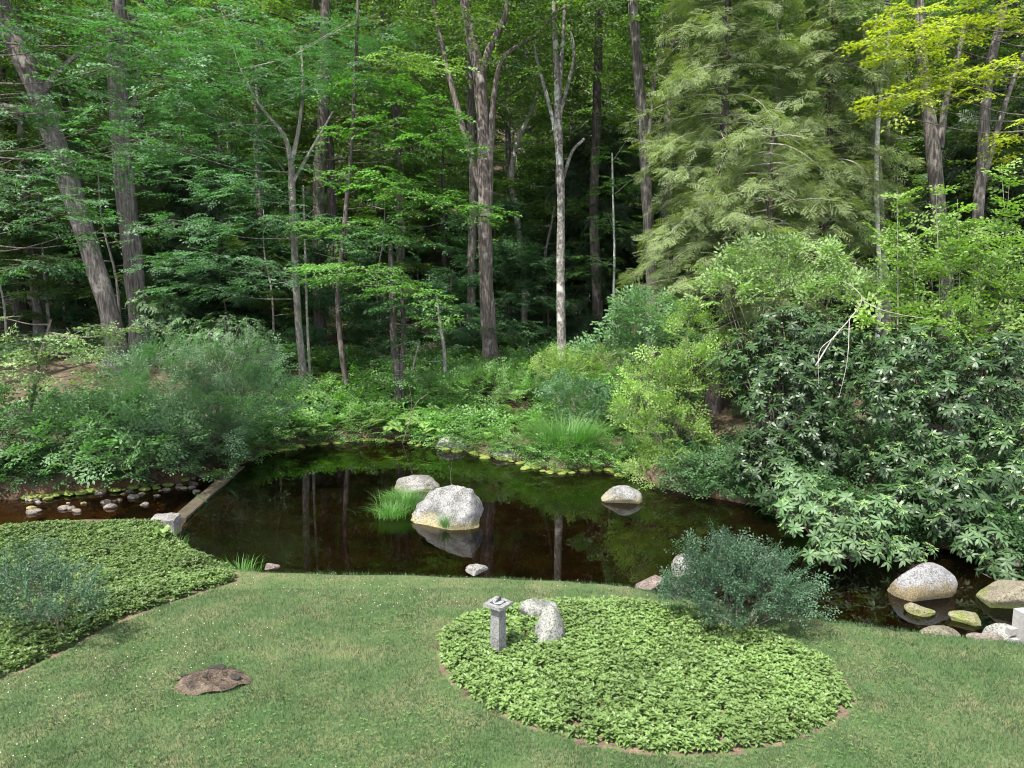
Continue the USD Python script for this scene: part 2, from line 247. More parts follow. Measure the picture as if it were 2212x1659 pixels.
ys = np.concatenate([np.linspace(-25, 5, 9)[:-1], np.arange(5, 28, 0.14), np.arange(28, 45, 0.5), np.linspace(45, 175, 45)])
X, Y = np.meshgrid(xs, ys)
Zg = ground(X.ravel(), Y.ravel())
gv = np.stack([X.ravel(), Y.ravel(), Zg], 1)
i, j = np.meshgrid(np.arange(len(ys) - 1), np.arange(len(xs) - 1), indexing='ij')
a = (i * len(xs) + j).ravel(); q = np.stack([a, a + 1, a + len(xs) + 1, a + len(xs)], 1)
bed_left = Polygon(zpts([(-700, 1120), (-200, 1115), (0, 1125), (130, 1112), (340, 1112), (400, 1158), (500, 1212), (506, 1232), (430, 1262), (330, 1305), (240, 1345), (150, 1400), (60, 1445), (0, 1470), (-200, 1550), (-700, 1650)], 0.02))
bed_right = Polygon(zpts([(948, 1385), (975, 1350), (1030, 1322), (1100, 1305), (1200, 1290), (1350, 1290), (1480, 1310), (1600, 1340), (1700, 1390), (1775, 1425), (1815, 1470), (1838, 1515), (1830, 1535), (1780, 1572), (1700, 1608), (1600, 1632), (1500, 1642), (1400, 1636), (1280, 1616), (1150, 1580), (1060, 1540), (1000, 1500), (962, 1450)], 0.04))
def inside(poly, x, y): return shapely.contains(poly, shapely.points(x, y))
qc = gv[q].mean(1)
water_all = shapely.union(pond_poly, stream_poly)
c_in = inside(water_all.buffer(0.12), qc[:, 0], qc[:, 1])
far_side = (qc[:, 1] > 13.5) & ~c_in
far_side |= (qc[:, 0] > 6) & (qc[:, 1] > 11.5) & ~c_in & (qc[:, 1] > np.interp(qc[:, 0], [6, 16], [15, 12]))
beds = (inside(bed_left.buffer(0.05), qc[:, 0], qc[:, 1]) | inside(bed_right.buffer(0.03), qc[:, 0], qc[:, 1])) & ~c_in & ~far_side
def ground_piece(name, sel, mat):
    used = np.unique(q[sel]); back = np.full(len(gv), -1); back[used] = np.arange(len(used))
    single(name, (gv[used], back[q[sel]]), mat, kind='structure', smooth=True)
ground_piece('pond_bed', c_in, 'pond_mud')
ground_piece('forest_floor', far_side, 'forest_soil')
ground_piece('bed_soil', beds, 'bed_soil')
ground_piece('lawn', ~c_in & ~far_side & ~beds, 'lawn_soil')
def flat(poly, z):
    v, f = trimesh.creation.triangulate_polygon(poly, engine='earcut'); return np.c_[v, np.full(len(v), z)], f
dam_line = LineString([dam_a, dam_b])
single('pond_water', flat(shapely.Polygon(pond_poly.buffer(0.12).exterior), ZW), 'water', kind='structure')
single('stream_water', flat(shapely.Polygon(stream_poly.buffer(0.1).difference(pond_poly.buffer(0.13)).exterior if stream_poly.buffer(0.1).difference(pond_poly.buffer(0.13)).geom_type == 'Polygon' else stream_poly.exterior), ZS), 'stream_water', kind='structure')
rd = [(-40, 47), (-15, 45.0), (0, 44), (6, 43.5), (14, 44), (40, 47)]
rp = np.array([[x + (y - 45) * .0, y + o] for x, y in rd for o in (-1.5, 1.5)])
rx = np.linspace(-40, 40, 161); ry = np.interp(rx, [r[0] for r in rd], [r[1] for r in rd])
rv = np.vstack([np.c_[rx, ry + o, ground(rx, ry + o) + 0.09] for o in (-1.6, -.5, .5, 1.6)]); n = len(rx)
single('road', (rv, np.vstack([[[k * n + t, k * n + t + 1, (k + 1) * n + t + 1, (k + 1) * n + t] for t in range(n - 1)] for k in range(3)])), 'road_grey', kind='structure', smooth=True)

# ------------------------------------------------------------------ shape builders
def spline(P, per=6):
    P = np.asarray(P, float)
    if len(P) < 3: return np.array([P[0] + (P[-1] - P[0]) * t for t in np.linspace(0, 1, per + 1)])
    Q = np.vstack([2 * P[0] - P[1], P, 2 * P[-1] - P[-2]]); out = []
    for k in range(1, len(Q) - 2):
        for t in np.linspace(0, 1, per, endpoint=False):
            a, b, c, d = Q[k - 1:k + 3]
            out.append(.5 * ((2 * b) + (c - a) * t + (2 * a - 5 * b + 4 * c - d) * t * t + (3 * b - a - 3 * c + d) * t ** 3))
    return np.vstack(out + [P[-1]])
def tube(pts, radii, sides=8, rough=0.0, seed=0, per=5, flare=0.0, cap=True):
    n0 = len(pts); P = spline(pts, per); R = np.interp(np.linspace(0, 1, len(P)), np.linspace(0, 1, n0), np.broadcast_to(radii, n0))
    T = unit(np.gradient(P, axis=0)); ref = np.array([1.0, 0, 0]) if abs(T[:, 0]).mean() < .8 else np.array([0, 0, 1.0])
    A = unit(np.cross(T, ref)); B = np.cross(T, A); ang = np.arange(sides) * 2 * np.pi / sides
    rr = np.repeat(R[:, None], sides, 1)
    if rough:
        nz = meshkit.fbm(np.stack([np.cos(ang)[None] * 2 + 0 * rr, np.sin(ang)[None] * 2 + 0 * rr, P[:, 2:3] * .8 + 0 * rr + seed], -1), 3, seed) - .5
        rr = rr * (1 + rough * nz)
    if flare:
        h = np.clip(1 - (P[:, 2] - P[0, 2]) / (flare * 4 + 1e-6), 0, 1)[:, None]
        rr = rr * (1 + h ** 2 * (.55 + .3 * np.cos(ang * 4 + seed)[None]))
    V = P[:, None] + rr[..., None] * (np.cos(ang)[None, :, None] * A[:, None] + np.sin(ang)[None, :, None] * B[:, None])
    k, s = np.meshgrid(np.arange(len(P) - 1), np.arange(sides), indexing='ij'); s2 = (s + 1) % sides
    q = np.stack([k * sides + s, k * sides + s2, (k + 1) * sides + s2, (k + 1) * sides + s], -1).reshape(-1, 4)
    F = np.vstack([q[:, [0, 1, 2]], q[:, [0, 2, 3]]]); V = V.reshape(-1, 3)
    if cap:
        V = np.vstack([V, P[-1]]); e = (len(P) - 1) * sides; F = np.vstack([F, [[e + s, e + (s + 1) % sides, len(V) - 1] for s in range(sides)]])
    return V, F
LEAF = {
    'maple': (np.array([[0, 0, 0], [1, 0, -.10], [.6, .56, -.06], [.6, -.56, -.06], [.42, .17, .03], [.42, -.17, .03]]), np.array([[0, 5, 4], [5, 1, 4], [0, 4, 2], [0, 3, 5]])),
    'oval': (np.array([[0, 0, 0], [.42, .27, .05], [1, 0, -.08], [.42, -.27, .05]]), np.array([[0, 3, 2], [0, 2, 1]])),
    'oval4': (np.array([[0, 0, 0], [.3, .24, .05], [.7, .22, .03], [1, 0, -.10], [.7, -.22, .03], [.3, -.24, .05], [.5, 0, -.02]]), np.array([[0, 5, 6], [5, 4, 6], [4, 3, 6], [3, 2, 6], [2, 1, 6], [1, 0, 6]])),
    'narrow': (np.array([[0, 0, 0], [.5, .15, .03], [1, 0, -.06], [.5, -.15, .03]]), np.array([[0, 3, 2], [0, 2, 1]])),
    'needle': (np.array([[0, 0, 0], [.35, .11, 0], [1, 0, -.05], [.35, -.11, 0]]), np.array([[0, 3, 2], [0, 2, 1]])),
    'rhodo': (np.array([[0, 0, 0], [.35, .13, .03], [.72, .125, .0], [1, 0, -.12], [.72, -.125, .0], [.35, -.13, .03]]), np.array([[0, 5, 1], [5, 4, 1], [4, 2, 1], [4, 3, 2]])),
}
def leaves(P, D, N, S, kind):
    t, f = LEAF[kind]; D = unit(D); B = unit(np.cross(N, D)); N = np.cross(D, B); S = np.asarray(S)[:, None, None]
    V = P[:, None] + S * (t[None, :, 0:1] * D[:, None] + t[None, :, 1:2] * B[:, None] + t[None, :, 2:3] * N[:, None])
    return V.reshape(-1, 3), (f[None] + (np.arange(len(P)) * len(t))[:, None, None]).reshape(-1, 3)
def spray(r, L=0.6, leaf=0.1, gap=0.07, sides=3, spread=50, curl=0.3, wob=0.35, droop=0.15):
    """leaf places on a flat forking twig along +x"""
    P, D, N, S = [], [], [], []
    tw = [(np.zeros(3), np.array([1.0, 0, 0]), L)] + [(np.array([L * s, 0, 0]), unit(np.array([1.0, sg * r.uniform(.7, 1.3), r.uniform(-.15, .1)])), L * (1 - s) * r.uniform(.6, 1)) for k, s in enumerate(np.linspace(.12, .7, sides)) for sg in ((1, -1) if sides > 2 else (1 if k % 2 else -1,))]
    for o, d, l in tw:
        lat = np.cross([0, 0, 1.0], d)
        for k, s in enumerate(np.arange(gap * .5, l, gap)):
            sg = 1 if k % 2 else -1; th = math.radians(spread + r.uniform(-15, 15)) * (0.3 if s > l - gap else 1)
            P.append(o + d * s - [0, 0, droop * s * s / max(L, .1)]); D.append(d * math.cos(th) + lat * sg * math.sin(th) + [0, 0, r.uniform(-curl, curl * .5)])
            N.append(np.array([0, 0, 1]) + r.normal(0, wob, 3)); S.append(leaf * r.uniform(.7, 1.15))
    return tuple(map(np.array, (P, D, N, S)))
def hem_spray(r, L=0.8, size=0.075):
    P, D, N, S = [], [], [], []
    for k, s in enumerate(np.arange(.06, L, .055)):
        sg = 1 if k % 2 else -1; bl = (L - s) * .55 + .05; d = unit(np.array([1.0, sg * r.uniform(.7, 1.1), -.12]))
        o = np.array([s, 0, -.25 * s * s])
        for u in np.arange(0, bl, size * .75):
            P.append(o + d * u - [0, 0, .3 * u * u]); D.append(d + r.normal(0, .12, 3)); N.append([r.normal(0, .3), r.normal(0, .3), 1]); S.append(size * 1.25)
            if u > size and len(P) % 2: P.append(o + d * u); D.append(d + np.cross([0, 0, 1], d) * r.choice([-.9, .9])); N.append([0, 0, 1.0]); S.append(size)
    return tuple(map(np.array, (P, D, N, S)))
def whorl(r, n=8, leaf=.2, droop=.25):
    a = np.arange(n) * 2 * np.pi / n + r.uniform(-.2, .2, n); e = r.uniform(-droop - .3, .35 - droop, n)
    D = np.stack([np.sin(e) + .12, np.cos(a) * np.cos(e), np.sin(a) * np.cos(e)], 1)
    return np.zeros((n, 3)) + r.normal(0, .006, (n, 3)), D, np.tile([1.0, 0, 0], (n, 1)) + .25 * D + r.normal(0, .15, (n, 3)), leaf * r.uniform(.75, 1.1, n)
def expand(C, H, U, sc, temps, kind, r, tsel=None):
    """places spray templates at C, along H, with the upper side U"""
    C, H, U = np.asarray(C), unit(np.asarray(H)), np.asarray(U); Yv = unit(np.cross(U, H)); Zv = np.cross(H, Yv)
    sel = r.integers(0, len(temps), len(C)); out = []
    for k, (P, D, N, S) in enumerate(temps):
        m = np.where(sel == k)[0]
        if not len(m): continue
        R = np.stack([H[m], Yv[m], Zv[m]], 1); s = np.broadcast_to(sc, len(C))[m][:, None]
        P2 = C[m][:, None] + s[..., None] * np.einsum('pk,nkj->npj', P, R)
        D2, N2 = np.einsum('pk,nkj->npj', D, R), np.einsum('pk,nkj->npj', N, R)
        out.append(leaves(P2.reshape(-1, 3), D2.reshape(-1, 3), N2.reshape(-1, 3), (s * S[None]).ravel(), kind))
    return joined(out)
def scatter(name, parent, C, H, U, sc, sp, mat, r, off=(0, 0, 0), kind='stuff'):
    """thousands of leafy sprays of a kind as one part: places them at C, along H, with the upper side U"""
    lk, temps, _ = SP[sp]; C, H, U = np.asarray(C), unit(np.asarray(H)), np.asarray(U); n = len(C); U = np.broadcast_to(U, (n, 3))
    Yv = unit(np.cross(U, H)); Zv = np.cross(H, Yv); Q = Rotation.from_matrix(np.stack([H, Yv, Zv], 2)).as_quat()
    pp = str(parent.GetPath()); path = f'{pp}/{numbered(name, pp)}'; pi = UsdGeom.PointInstancer.Define(stage, path)
    for k, t in enumerate(temps): pi.GetPrototypesRel().AddTarget(usdkit.mesh(stage, f'{path}/spray_{k:03d}', leaves(*t, lk), M[mat]).GetPath())
    pi.CreatePositionsAttr(Vt.Vec3fArray.FromNumpy((C - np.asarray(off)).astype(np.float32)))
    pi.CreateOrientationsAttr(Vt.QuathArray([Gf.Quath(float(q[3]), float(q[0]), float(q[1]), float(q[2])) for q in Q]))
    s_ = np.broadcast_to(sc, n).astype(np.float32); pi.CreateScalesAttr(Vt.Vec3fArray.FromNumpy(np.stack([s_, s_, s_], 1)))
    pi.CreateProtoIndicesAttr(Vt.IntArray.FromNumpy(r.integers(0, len(temps), n).astype(np.int32)))
    return mark(pi.GetPrim(), kind=kind)
def scatter_all(parent, bymat, name, r, off):
    for (mt, sp), L in bymat.items():
        C, H, U, sc = (np.concatenate([l[i] for l in L]) for i in range(4)); scatter(name, parent, C, H, U, sc, sp, mt, r, off)
def twigs(C, H, L, rad=.006):
    """one thin tapered twig under each spray"""
    C, H = np.asarray(C), unit(np.asarray(H)); A = unit(np.cross(H, [0.13, .21, 1.0])); B = np.cross(H, A); n = len(C)
    V = np.stack([C - H * L * .5 + A * rad, C - H * L * .5 + (-.5 * A + .87 * B) * rad, C - H * L * .5 + (-.5 * A - .87 * B) * rad, C + H * L], 1).reshape(-1, 3)
    return V, (np.array([[0, 1, 3], [1, 2, 3], [2, 0, 3]])[None] + (np.arange(n) * 4)[:, None, None]).reshape(-1, 3)
r0 = rng_of(1)
SP = {
    'maple_near': ('maple', [spray(r0, .7, .125, .085) for _ in range(5)], .30), 'maple': ('maple', [spray(r0, .75, .15, .11) for _ in range(5)], .33),
    'beech': ('oval', [spray(r0, .7, .11, .065, spread=45) for _ in range(5)], .28), 'beech_far': ('oval', [spray(r0, .9, .15, .10) for _ in range(5)], .45),
    'oval_near': ('oval4', [spray(r0, .5, .095, .06, spread=55) for _ in range(5)], .16), 'big_oval': ('oval4', [spray(r0, .55, .13, .085, spread=55) for _ in range(5)], .2),
    'fine': ('oval', [spray(r0, .7, .078, .042, spread=55, wob=.25) for _ in range(5)], .2), 'fine_lime': ('oval', [spray(r0, .5, .09, .052) for _ in range(5)], .14),
    'tiny': ('oval', [spray(r0, .34, .044, .022, sides=3, spread=60, wob=.6, curl=.5) for _ in range(6)], .06),
    'hem': ('needle', [hem_spray(r0, .55, .07) for _ in range(6)], .3), 'hem_far': ('needle', [hem_spray(r0, 1.1, .14) for _ in range(4)], .6),
    'far': ('oval', [spray(r0, 1.0, .2, .13, wob=.5) for _ in range(5)], .55), 'whorl': ('rhodo', [whorl(r0, k, .21) for k in (7, 8, 9, 9, 10)], .07),
    'whorl_s': ('rhodo', [whorl(r0, k, .16) for k in (7, 8, 9)], .04),
}
def pad_pts(r, C, a, b, c, n, origin, drop=.12):
    th, rr = r.uniform(0, 2 * np.pi, n), np.sqrt(r.uniform(0, 1, n)); lob = 1 + .22 * np.sin(3 * th + r.uniform(0, 6)) + .15 * np.sin(5 * th + r.uniform(0, 6))
    P = np.stack([a * rr * lob * np.cos(th), b * rr * lob * np.sin(th), c * r.normal(0, .55, n) - drop * a * rr ** 2], 1) + C
    out = P - np.asarray(origin); out[:, 2] = 0
    H = unit(out) + np.stack([np.cos(th), np.sin(th), 0 * th], 1) * .7 + r.normal(0, .45, (n, 3)) * [1, 1, .25]; H[:, 2] -= .15
    return P, H
def trunk_at(tr, z):
    t = np.asarray(tr, float); return np.array([np.interp(z, t[:, 2], t[:, 0]), np.interp(z, t[:, 2], t[:, 1]), np.clip(z, t[0, 2], t[-1, 2])])
def grown_tree(name, label, cat, trunks, pads, sp, mat, barkm, seed, dens=3.0, extra=(), high=None, group=None, limb_r=.013, flare=True, sides=10, twig=False):
    """a tree where the photograph shows it: trunks = lists of (px, py, Y, radius in px), pads = leafy layers (px, py, Y, half width px, half height px[, spray kind, material])"""
    r = rng_of(seed); base = None; tr3 = []; wide = []
    for tr in trunks:
        p = np.array([at_y(x, y, Yd) for x, y, Yd, _ in tr]); rad = np.array([w * m_per_px(Yd) * .82 for _, _, Yd, w in tr]); tr3.append(p); wide.append(rad)
    base = tr3[0][0].copy(); g = gz(base[0], base[1]) - .05
    if base[2] > g + .05: tr3[0] = np.vstack([[base[0], base[1], g], tr3[0]]); wide[0] = np.r_[wide[0][0] * 1.12, wide[0]]
    base = tr3[0][0].copy()
    t = thing(name, label, cat, base, group=group)
    for k, (p, w) in enumerate(zip(tr3, wide)):
        part('trunk' if k == 0 else 'limb', tube(p, w, sides if k == 0 else 7, .35, seed + k, 5, flare=w[0] if flare and k == 0 else 0), barkm, t, True, off=base)
    bymat = {}; tw = []
    for pd in pads:
        px, py, Yd, hw, hh = pd[:5]; kind = pd[5] if len(pd) > 5 and pd[5] else sp; mt = pd[6] if len(pd) > 6 else mat
        C = at_y(px, py, Yd); s = m_per_px(Yd); aa = hw * s; cc = hh * s; lk, temps, area = SP[kind]
        nsp = max(4, int(dens * np.pi * aa * aa * .8 / area * min(1.0, .45 + cc / aa)))
        org = trunk_at(tr3[0], C[2] - .3 * aa)
        P, H = pad_pts(r, C, aa, aa * .75, cc, nsp, org)
        bymat.setdefault((mt, kind), []).append((P, H, np.array([0, 0, 1.0]) + r.normal(0, .22, (nsp, 3)), r.uniform(.65, 1.15, nsp)))
        if twig: tw.append(twigs(P, H, .5))
        if limb_r:
            mid = (org + C) / 2 + [0, 0, -.06 * np.linalg.norm(C - org)]
            ln = np.linalg.norm(C - org)
            if ln > .4 and np.hypot(*(C - org)[:2]) < 9: part('limb', tube([org, mid, C, C + unit(C - org) * aa * .7], [limb_r * (1 + .25 * ln), limb_r * .9, limb_r * .6, .006], 5, .2, seed, 4), barkm, t, True, off=base)
    if high:
        z0, z1, rad, n, mt = high; top = tr3[0][-1]; lk, temps, area = SP['far']
        if top[2] < z1 - 1: part('limb', tube([top, top + [r.uniform(-.4, .4), r.uniform(-.4, .4), (z1 - top[2]) * .5], [top[0] + r.uniform(-1, 1), top[1], z1 - .5]], [wide[0][-1], wide[0][-1] * .6, .02], 7), barkm, t, True, off=base)
        u = r.uniform(0, 1, n); az = r.uniform(0, 2 * np.pi, n); zz = z0 + (z1 - z0) * u; pr = rad * np.sqrt(np.clip(1 - (2 * u - .9) ** 2 * .8, .05, 1)) * np.sqrt(r.uniform(.08, 1, n))
        P = np.stack([top[0] + pr * np.cos(az), top[1] + pr * np.sin(az), zz + r.normal(0, .3, n)], 1); H = np.stack([np.cos(az), np.sin(az), r.normal(-.1, .3, n)], 1)
        bymat.setdefault((mt, 'far'), []).append((P, H, np.array([0, 0, 1.0]) + r.normal(0, .3, (n, 3)), r.uniform(.8, 1.2, n)))
    scatter_all(t, bymat, 'crown', r, base)
    if tw: part('twigs', joined(tw), 'twig', t, off=base, kind='stuff')
    return t
def shrub(name, label, cat, base, blobs, sp, mat, seed, dens=1.5, up=.5, shell=.45, stem=.02, barkm='twig', group=None, lean=None, twig=True, lower=-.35, depth=.8, leafpart='foliage', flatn=0.9):
    """a bush: blobs = (px, py, Y, half width px, half height px[, spray kind, material])"""
    r = rng_of(seed); base = np.array(base, float); t = thing(name, label, cat, base, group=group); bymat = {}; tw = []
    for bl in blobs:
        px, py, Yd, hw, hh = bl[:5]; kind = bl[5] if len(bl) > 5 and bl[5] else sp; mt = bl[6] if len(bl) > 6 else mat
        C = at_y(px, py, Yd); s = m_per_px(Yd); A = np.array([hw * s, hw * s * depth, hh * s]); lk, temps, area = SP[kind]
        n = max(6, int(dens * 3.2 * (A[0] * A[2] + A[0] * A[1] * .6) / area))
        d = unit(r.normal(0, 1, (n * 3, 3))); d = d[d[:, 2] > lower][:n]; n = len(d)
        lob = 1 + .18 * np.sin(d[:, 0] * 5 + seed) * np.sin(d[:, 2] * 6 + seed * 2) + .1 * np.sin(d[:, 1] * 9 + seed)
        P = C + d * A * (lob * (1 - shell * r.uniform(0, 1, n) ** 1.6))[:, None]
        P[:, 2] = np.maximum(P[:, 2], ground(P[:, 0], P[:, 1]) + .05)
        H = unit(d) + np.array([0, 0, up]) + r.normal(0, .35, (n, 3)); Un = np.array([0, 0, flatn]) + d * .6 + r.normal(0, .2, (n, 3))
        bymat.setdefault((mt, kind), []).append((P, H, Un, r.uniform(.7, 1.15, n)))
        if twig: tw.append(twigs(P, H, .3 if sp not in ('tiny',) else .14, .005))
        for k in range(3):
            e = C + unit(r.normal(0, 1, 3) + [0, 0, .8]) * A * .75; b0 = base + r.normal(0, .08, 3) * [1, 1, 0]
            part('stem', tube([b0 - [0, 0, .05], (b0 * .55 + C * .45) + r.normal(0, .08, 3), e], [stem, stem * .7, stem * .25], 5, 0, 0, 4), barkm, t, True, off=base)
    scatter_all(t, bymat, leafpart, r, base)
    if tw: part('twigs', joined(tw), barkm, t, off=base, kind='stuff')
    return t
def rock_mesh(C, A, seed, rough=.12, cuts=9, sub=4, tilt=0):
    m = trimesh.creation.icosphere(subdivisions=sub); v = np.array(m.vertices); r = rng_of(seed)
    nrm = unit(r.normal(0, 1, (cuts, 3))); h = r.uniform(.5, .92, cuts)
    dots = v @ nrm.T; lim = np.where(dots > .05, h[None] / np.maximum(dots, .05), 9); rad = np.minimum(1.0, (np.sum(np.minimum(lim, 1.3) ** -26.0, 1)) ** (-1 / 26)) if cuts else np.ones(len(v))
    rad = np.minimum(rad, 1.05); v = v * rad[:, None]
    v = v * (1 + rough * (meshkit.fbm(v * 1.8 + seed, 4, seed) - .5)[:, None] + rough * .35 * (meshkit.fbm(v * 7 + seed, 3, seed + 5) - .5)[:, None])
    az = r.uniform(-.5, .5) + tilt; R = np.array([[math.cos(az), -math.sin(az), 0], [math.sin(az), math.cos(az), 0], [0, 0, 1]])
    v = v @ R.T; v = v - (v.max(0) + v.min(0)) / 2; v = v / np.abs(v).max(0)
    return v * A + C, np.array(m.faces)
def rock_px(name, label, px, y_top, y_bot, w, zb, mat, seed, group=None, depth=.75, cuts=9, rough=.14, sub=4, bury=.35, cat='rock', y_at=None):
    """a stone whose waterline/groundline stands at picture row y_bot and whose top reaches row y_top"""
    p = at_z(px, y_bot, zb) if y_at is None else at_y(px, y_bot, y_at)
    s = m_per_px(p[1]); a = w / 2 * s; b = a * depth; Yc = p[1] + b * .75
    top = at_y(px, y_top, Yc)[2]; h = max(top - p[2], .04); c = h * (.5 + bury); C = np.array([at_y(px, y_bot, Yc)[0], Yc, top - c])
    return single(name, rock_mesh(C, (a, b, c), seed, rough, cuts, sub), mat, label, cat, group, smooth=35), C
def blades(P, H, L, wdt, bend, r, seg=3):
    """arching grass blades: base P, lean direction H, length L"""
    n = len(P); H = unit(H * [1, 1, 0]); side = np.cross(H, [0, 0, 1.0]); t = np.linspace(0, 1, seg + 1); V = []
    for k, u in enumerate(t):
        c = P + (H * (bend * u ** 2)[:, None] if False else H * (bend * u * u * L)[:, None]) + np.outer(L * u * (1 - .45 * bend * u), [0, 0, 1.0])
        ww = (wdt * (1 - u ** 1.6) * .5)[:, None]
        V += [c - side * ww, c + side * ww] if k < seg else [c]
    V = np.stack(V, 1); m = V.shape[1]; f = []
    for k in range(seg - 1): f += [[2 * k, 2 * k + 1, 2 * k + 3], [2 * k, 2 * k + 3, 2 * k + 2]]
    f.append([2 * seg - 2, 2 * seg - 1, 2 * seg])
    return V.reshape(-1, 3), (np.array(f)[None] + (np.arange(n) * m)[:, None, None]).reshape(-1, 3)

# ------------------------------------------------------------------ dam, stones and the sundial
dm = np.array([*dam_a]); dv = np.array([*dam_b]) - dm; dl = np.linalg.norm(dv); ang = math.atan2(dv[1], dv[0])
db = trimesh.creation.box([dl + .3, .34, .7]); db = db.subdivide().subdivide().subdivide(); vv = np.array(db.vertices); vv += (meshkit.fbm(vv * 3, 3, 4) - .5)[:, None] * .05
cs, sn = math.cos(ang), math.sin(ang); vv = vv @ np.array([[cs, sn, 0], [-sn, cs, 0], [0, 0, 1]]) + [*(dm + dv / 2), ZW - .31]
single('weir', (vv, db.faces), 'wet_wall', 'dark wet low weir wall crossing the left end of the pond', 'weir', smooth=40)
cb = trimesh.creation.box([.42, .5, .5]).subdivide().subdivide().subdivide(); vv = np.array(cb.vertices); vv += (meshkit.fbm(vv * 4 + 3, 3, 8) - .5)[:, None] * .07
C = at_z(362, 1118, -.22); single('stone_block', (vv @ np.array([[cs, sn, 0], [-sn, cs, 0], [0, 0, 1]]) + [C[0], C[1] - .1, -.42], cb.faces), 'rock_grey', 'flat grey stone block at the near end of the weir beside the left planting', 'stone', smooth=30)

rock_px('boulder', 'large white lichened boulder standing in the middle of the pond', 966, 1050, 1141, 166, ZW, 'rock_white', 21, depth=.7, cuts=12, rough=.38)
rock_px('boulder', 'low mossy grey rock behind the white boulder in the pond', 902, 1024, 1062, 100, ZW, 'rock_grey', 22, cuts=8, rough=.25)
rock_px('boulder', 'grey and white rock at the water under the yellow-green shrub right of the pond', 1342, 1050, 1088, 92, ZW, 'rock_white', 23, rough=.2)
rock_px('boulder', 'grey rock with moss at the far bank below the ferns', 1098, 964, 992, 84, ZW, 'rock_grey', 24, rough=.2)
rock_px('boulder', 'pale lichened rock beside the tall grass tussock at the far bank', 1300, 972, 1000, 52, ZW, 'rock_white', 25)
rock_px('boulder', 'pale rock end showing above the far bank left of the grass tussock', 1180, 938, 962, 40, ZW + .2, 'rock_white', 26)
rock_px('boulder', 'brown sunken rock at the fern-hung far bank', 985, 940, 972, 90, ZW, 'rock_grey', 27)
rock_px('boulder', 'big half white and half brown boulder in the stream at right', 1988, 1214, 1296, 150, ZW, 'rock_half', 42, depth=.75, cuts=8, rough=.12)
rock_px('boulder', 'small mossy stone in the stream just in front of the half white boulder', 1985, 1304, 1330, 68, ZW, 'rock_mossy', 29, rough=.2)
rock_px('boulder', 'yellow mossy stone in the stream, second in front of the half white boulder', 2086, 1326, 1350, 78, ZW, 'rock_mossy', 30, rough=.2)
rock_px('boulder', 'broad brown boulder under the rhododendron at the right edge', 2185, 1248, 1318, 150, ZW, 'rock_mossy', 31, rough=.2)
rock_px('boulder', 'pale grey angular stone at the stream edge next to the grey post', 2158, 1348, 1388, 76, -.42, 'lichen_bed', 32, cuts=12)
rock_px('boulder', 'low mottled grey stone at the lawn edge by the stream', 2030, 1356, 1392, 96, -.38, 'rock_mossy', 33, rough=.2)
rock_px('boulder', 'low pinkish stone at the lawn edge left of the pale angular stone', 2125, 1370, 1402, 92, -.36, 'rock_pink', 34)
rock_px('boulder', 'pinkish flat stone at the pond edge left of the round dark-green bush', 1405, 1244, 1272, 70, -.3, 'rock_pink', 35, rough=.2)
rock_px('boulder', 'pale rock partly hidden behind the round dark-green bush', 1478, 1196, 1240, 60, -.45, 'rock_grey', 36)
rock_px('boulder', 'small grey stone at the pond edge of the lawn above the sundial', 1030, 1222, 1238, 52, -.28, 'rock_grey', 37)
rock_px('boulder', 'tiny pinkish stone at the pond edge near the left planting', 590, 1216, 1228, 34, -.26, 'rock_pink', 38)
rock_px('boulder', 'white speckled rock with a moss patch in the right planting beside the sundial', 1180, 1310, 1400, 84, .03, 'lichen_bed', 39, depth=.9, cuts=8)
rock_px('boulder', 'pale rock behind the white speckled rock in the right planting', 1165, 1296, 1345, 92, .05, 'lichen_bed', 40, depth=.6)
rock_px('boulder', 'long cream boulder on the wooded bank left of the dark twin trunk', 795, 796, 822, 86, 0, 'rock_lit', 41, y_at=31.5, cuts=6, rough=.1)
rock_px('boulder', 'cream rock at the foot of the slim pale trunk', 622, 810, 838, 66, 0, 'rock_lit', 28, y_at=30.3)
for k, (px, y0, y1, w, yy, lb) in enumerate([(690, 814, 836, 50, 30.0, 'brown flat rock right of the cream rock at the slim pale trunk'), (655, 832, 850, 60, 29.2, 'flat slab in front of the cream rock at the slim pale trunk'), (1258, 762, 786, 44, 32.0, 'round grey rock on the wooded bank right of the spotted trunk'),
        (790, 730, 760, 70, 38.0, 'shaded grey rock of the old wall behind the cream boulder'), (870, 722, 752, 60, 38.5, 'shaded grey rock of the old wall behind the dark twin trunk'), (730, 735, 760, 54, 37.5, 'shaded grey rock of the old wall right of the slim pale trunk'),
        (940, 745, 770, 50, 37.0, 'shaded rock of the old wall left of the tall main trunk'), (20, 1030, 1085, 120, 19.5, 'grey streamside boulder at the left edge'), (90, 1010, 1060, 110, 20.6, 'dark streamside boulder second from the left edge'), (520, 985, 1012, 80, 22.3, 'mossy rock at the far end of the weir')]):
    rock_px('boulder', lb, px, y0, y1, w, 0, 'rock_bank' if k < 9 else 'rock_mossy', 60 + k, y_at=yy, rough=.2)
r = rng_of(5)
cob0 = None
for k in range(46):
    px = r.uniform(60, 470); py = np.interp(px, [0, 220, 330, 480], [1088, 1078, 1062, 1040]) + r.normal(0, 13); p = at_z(px, py, ZS); sz = r.uniform(.05, .17)
    single('cobble', rock_mesh((p[0], p[1], ZS + sz * .1), (sz, sz * r.uniform(.6, .9), sz * .55), 100 + k, .2, 6, 2), 'cobble_wet' if k % 4 else 'rock_white', 'wet cobble in the shallow stream left of the weir', 'stone', 'cobbles in the stream', smooth=40)

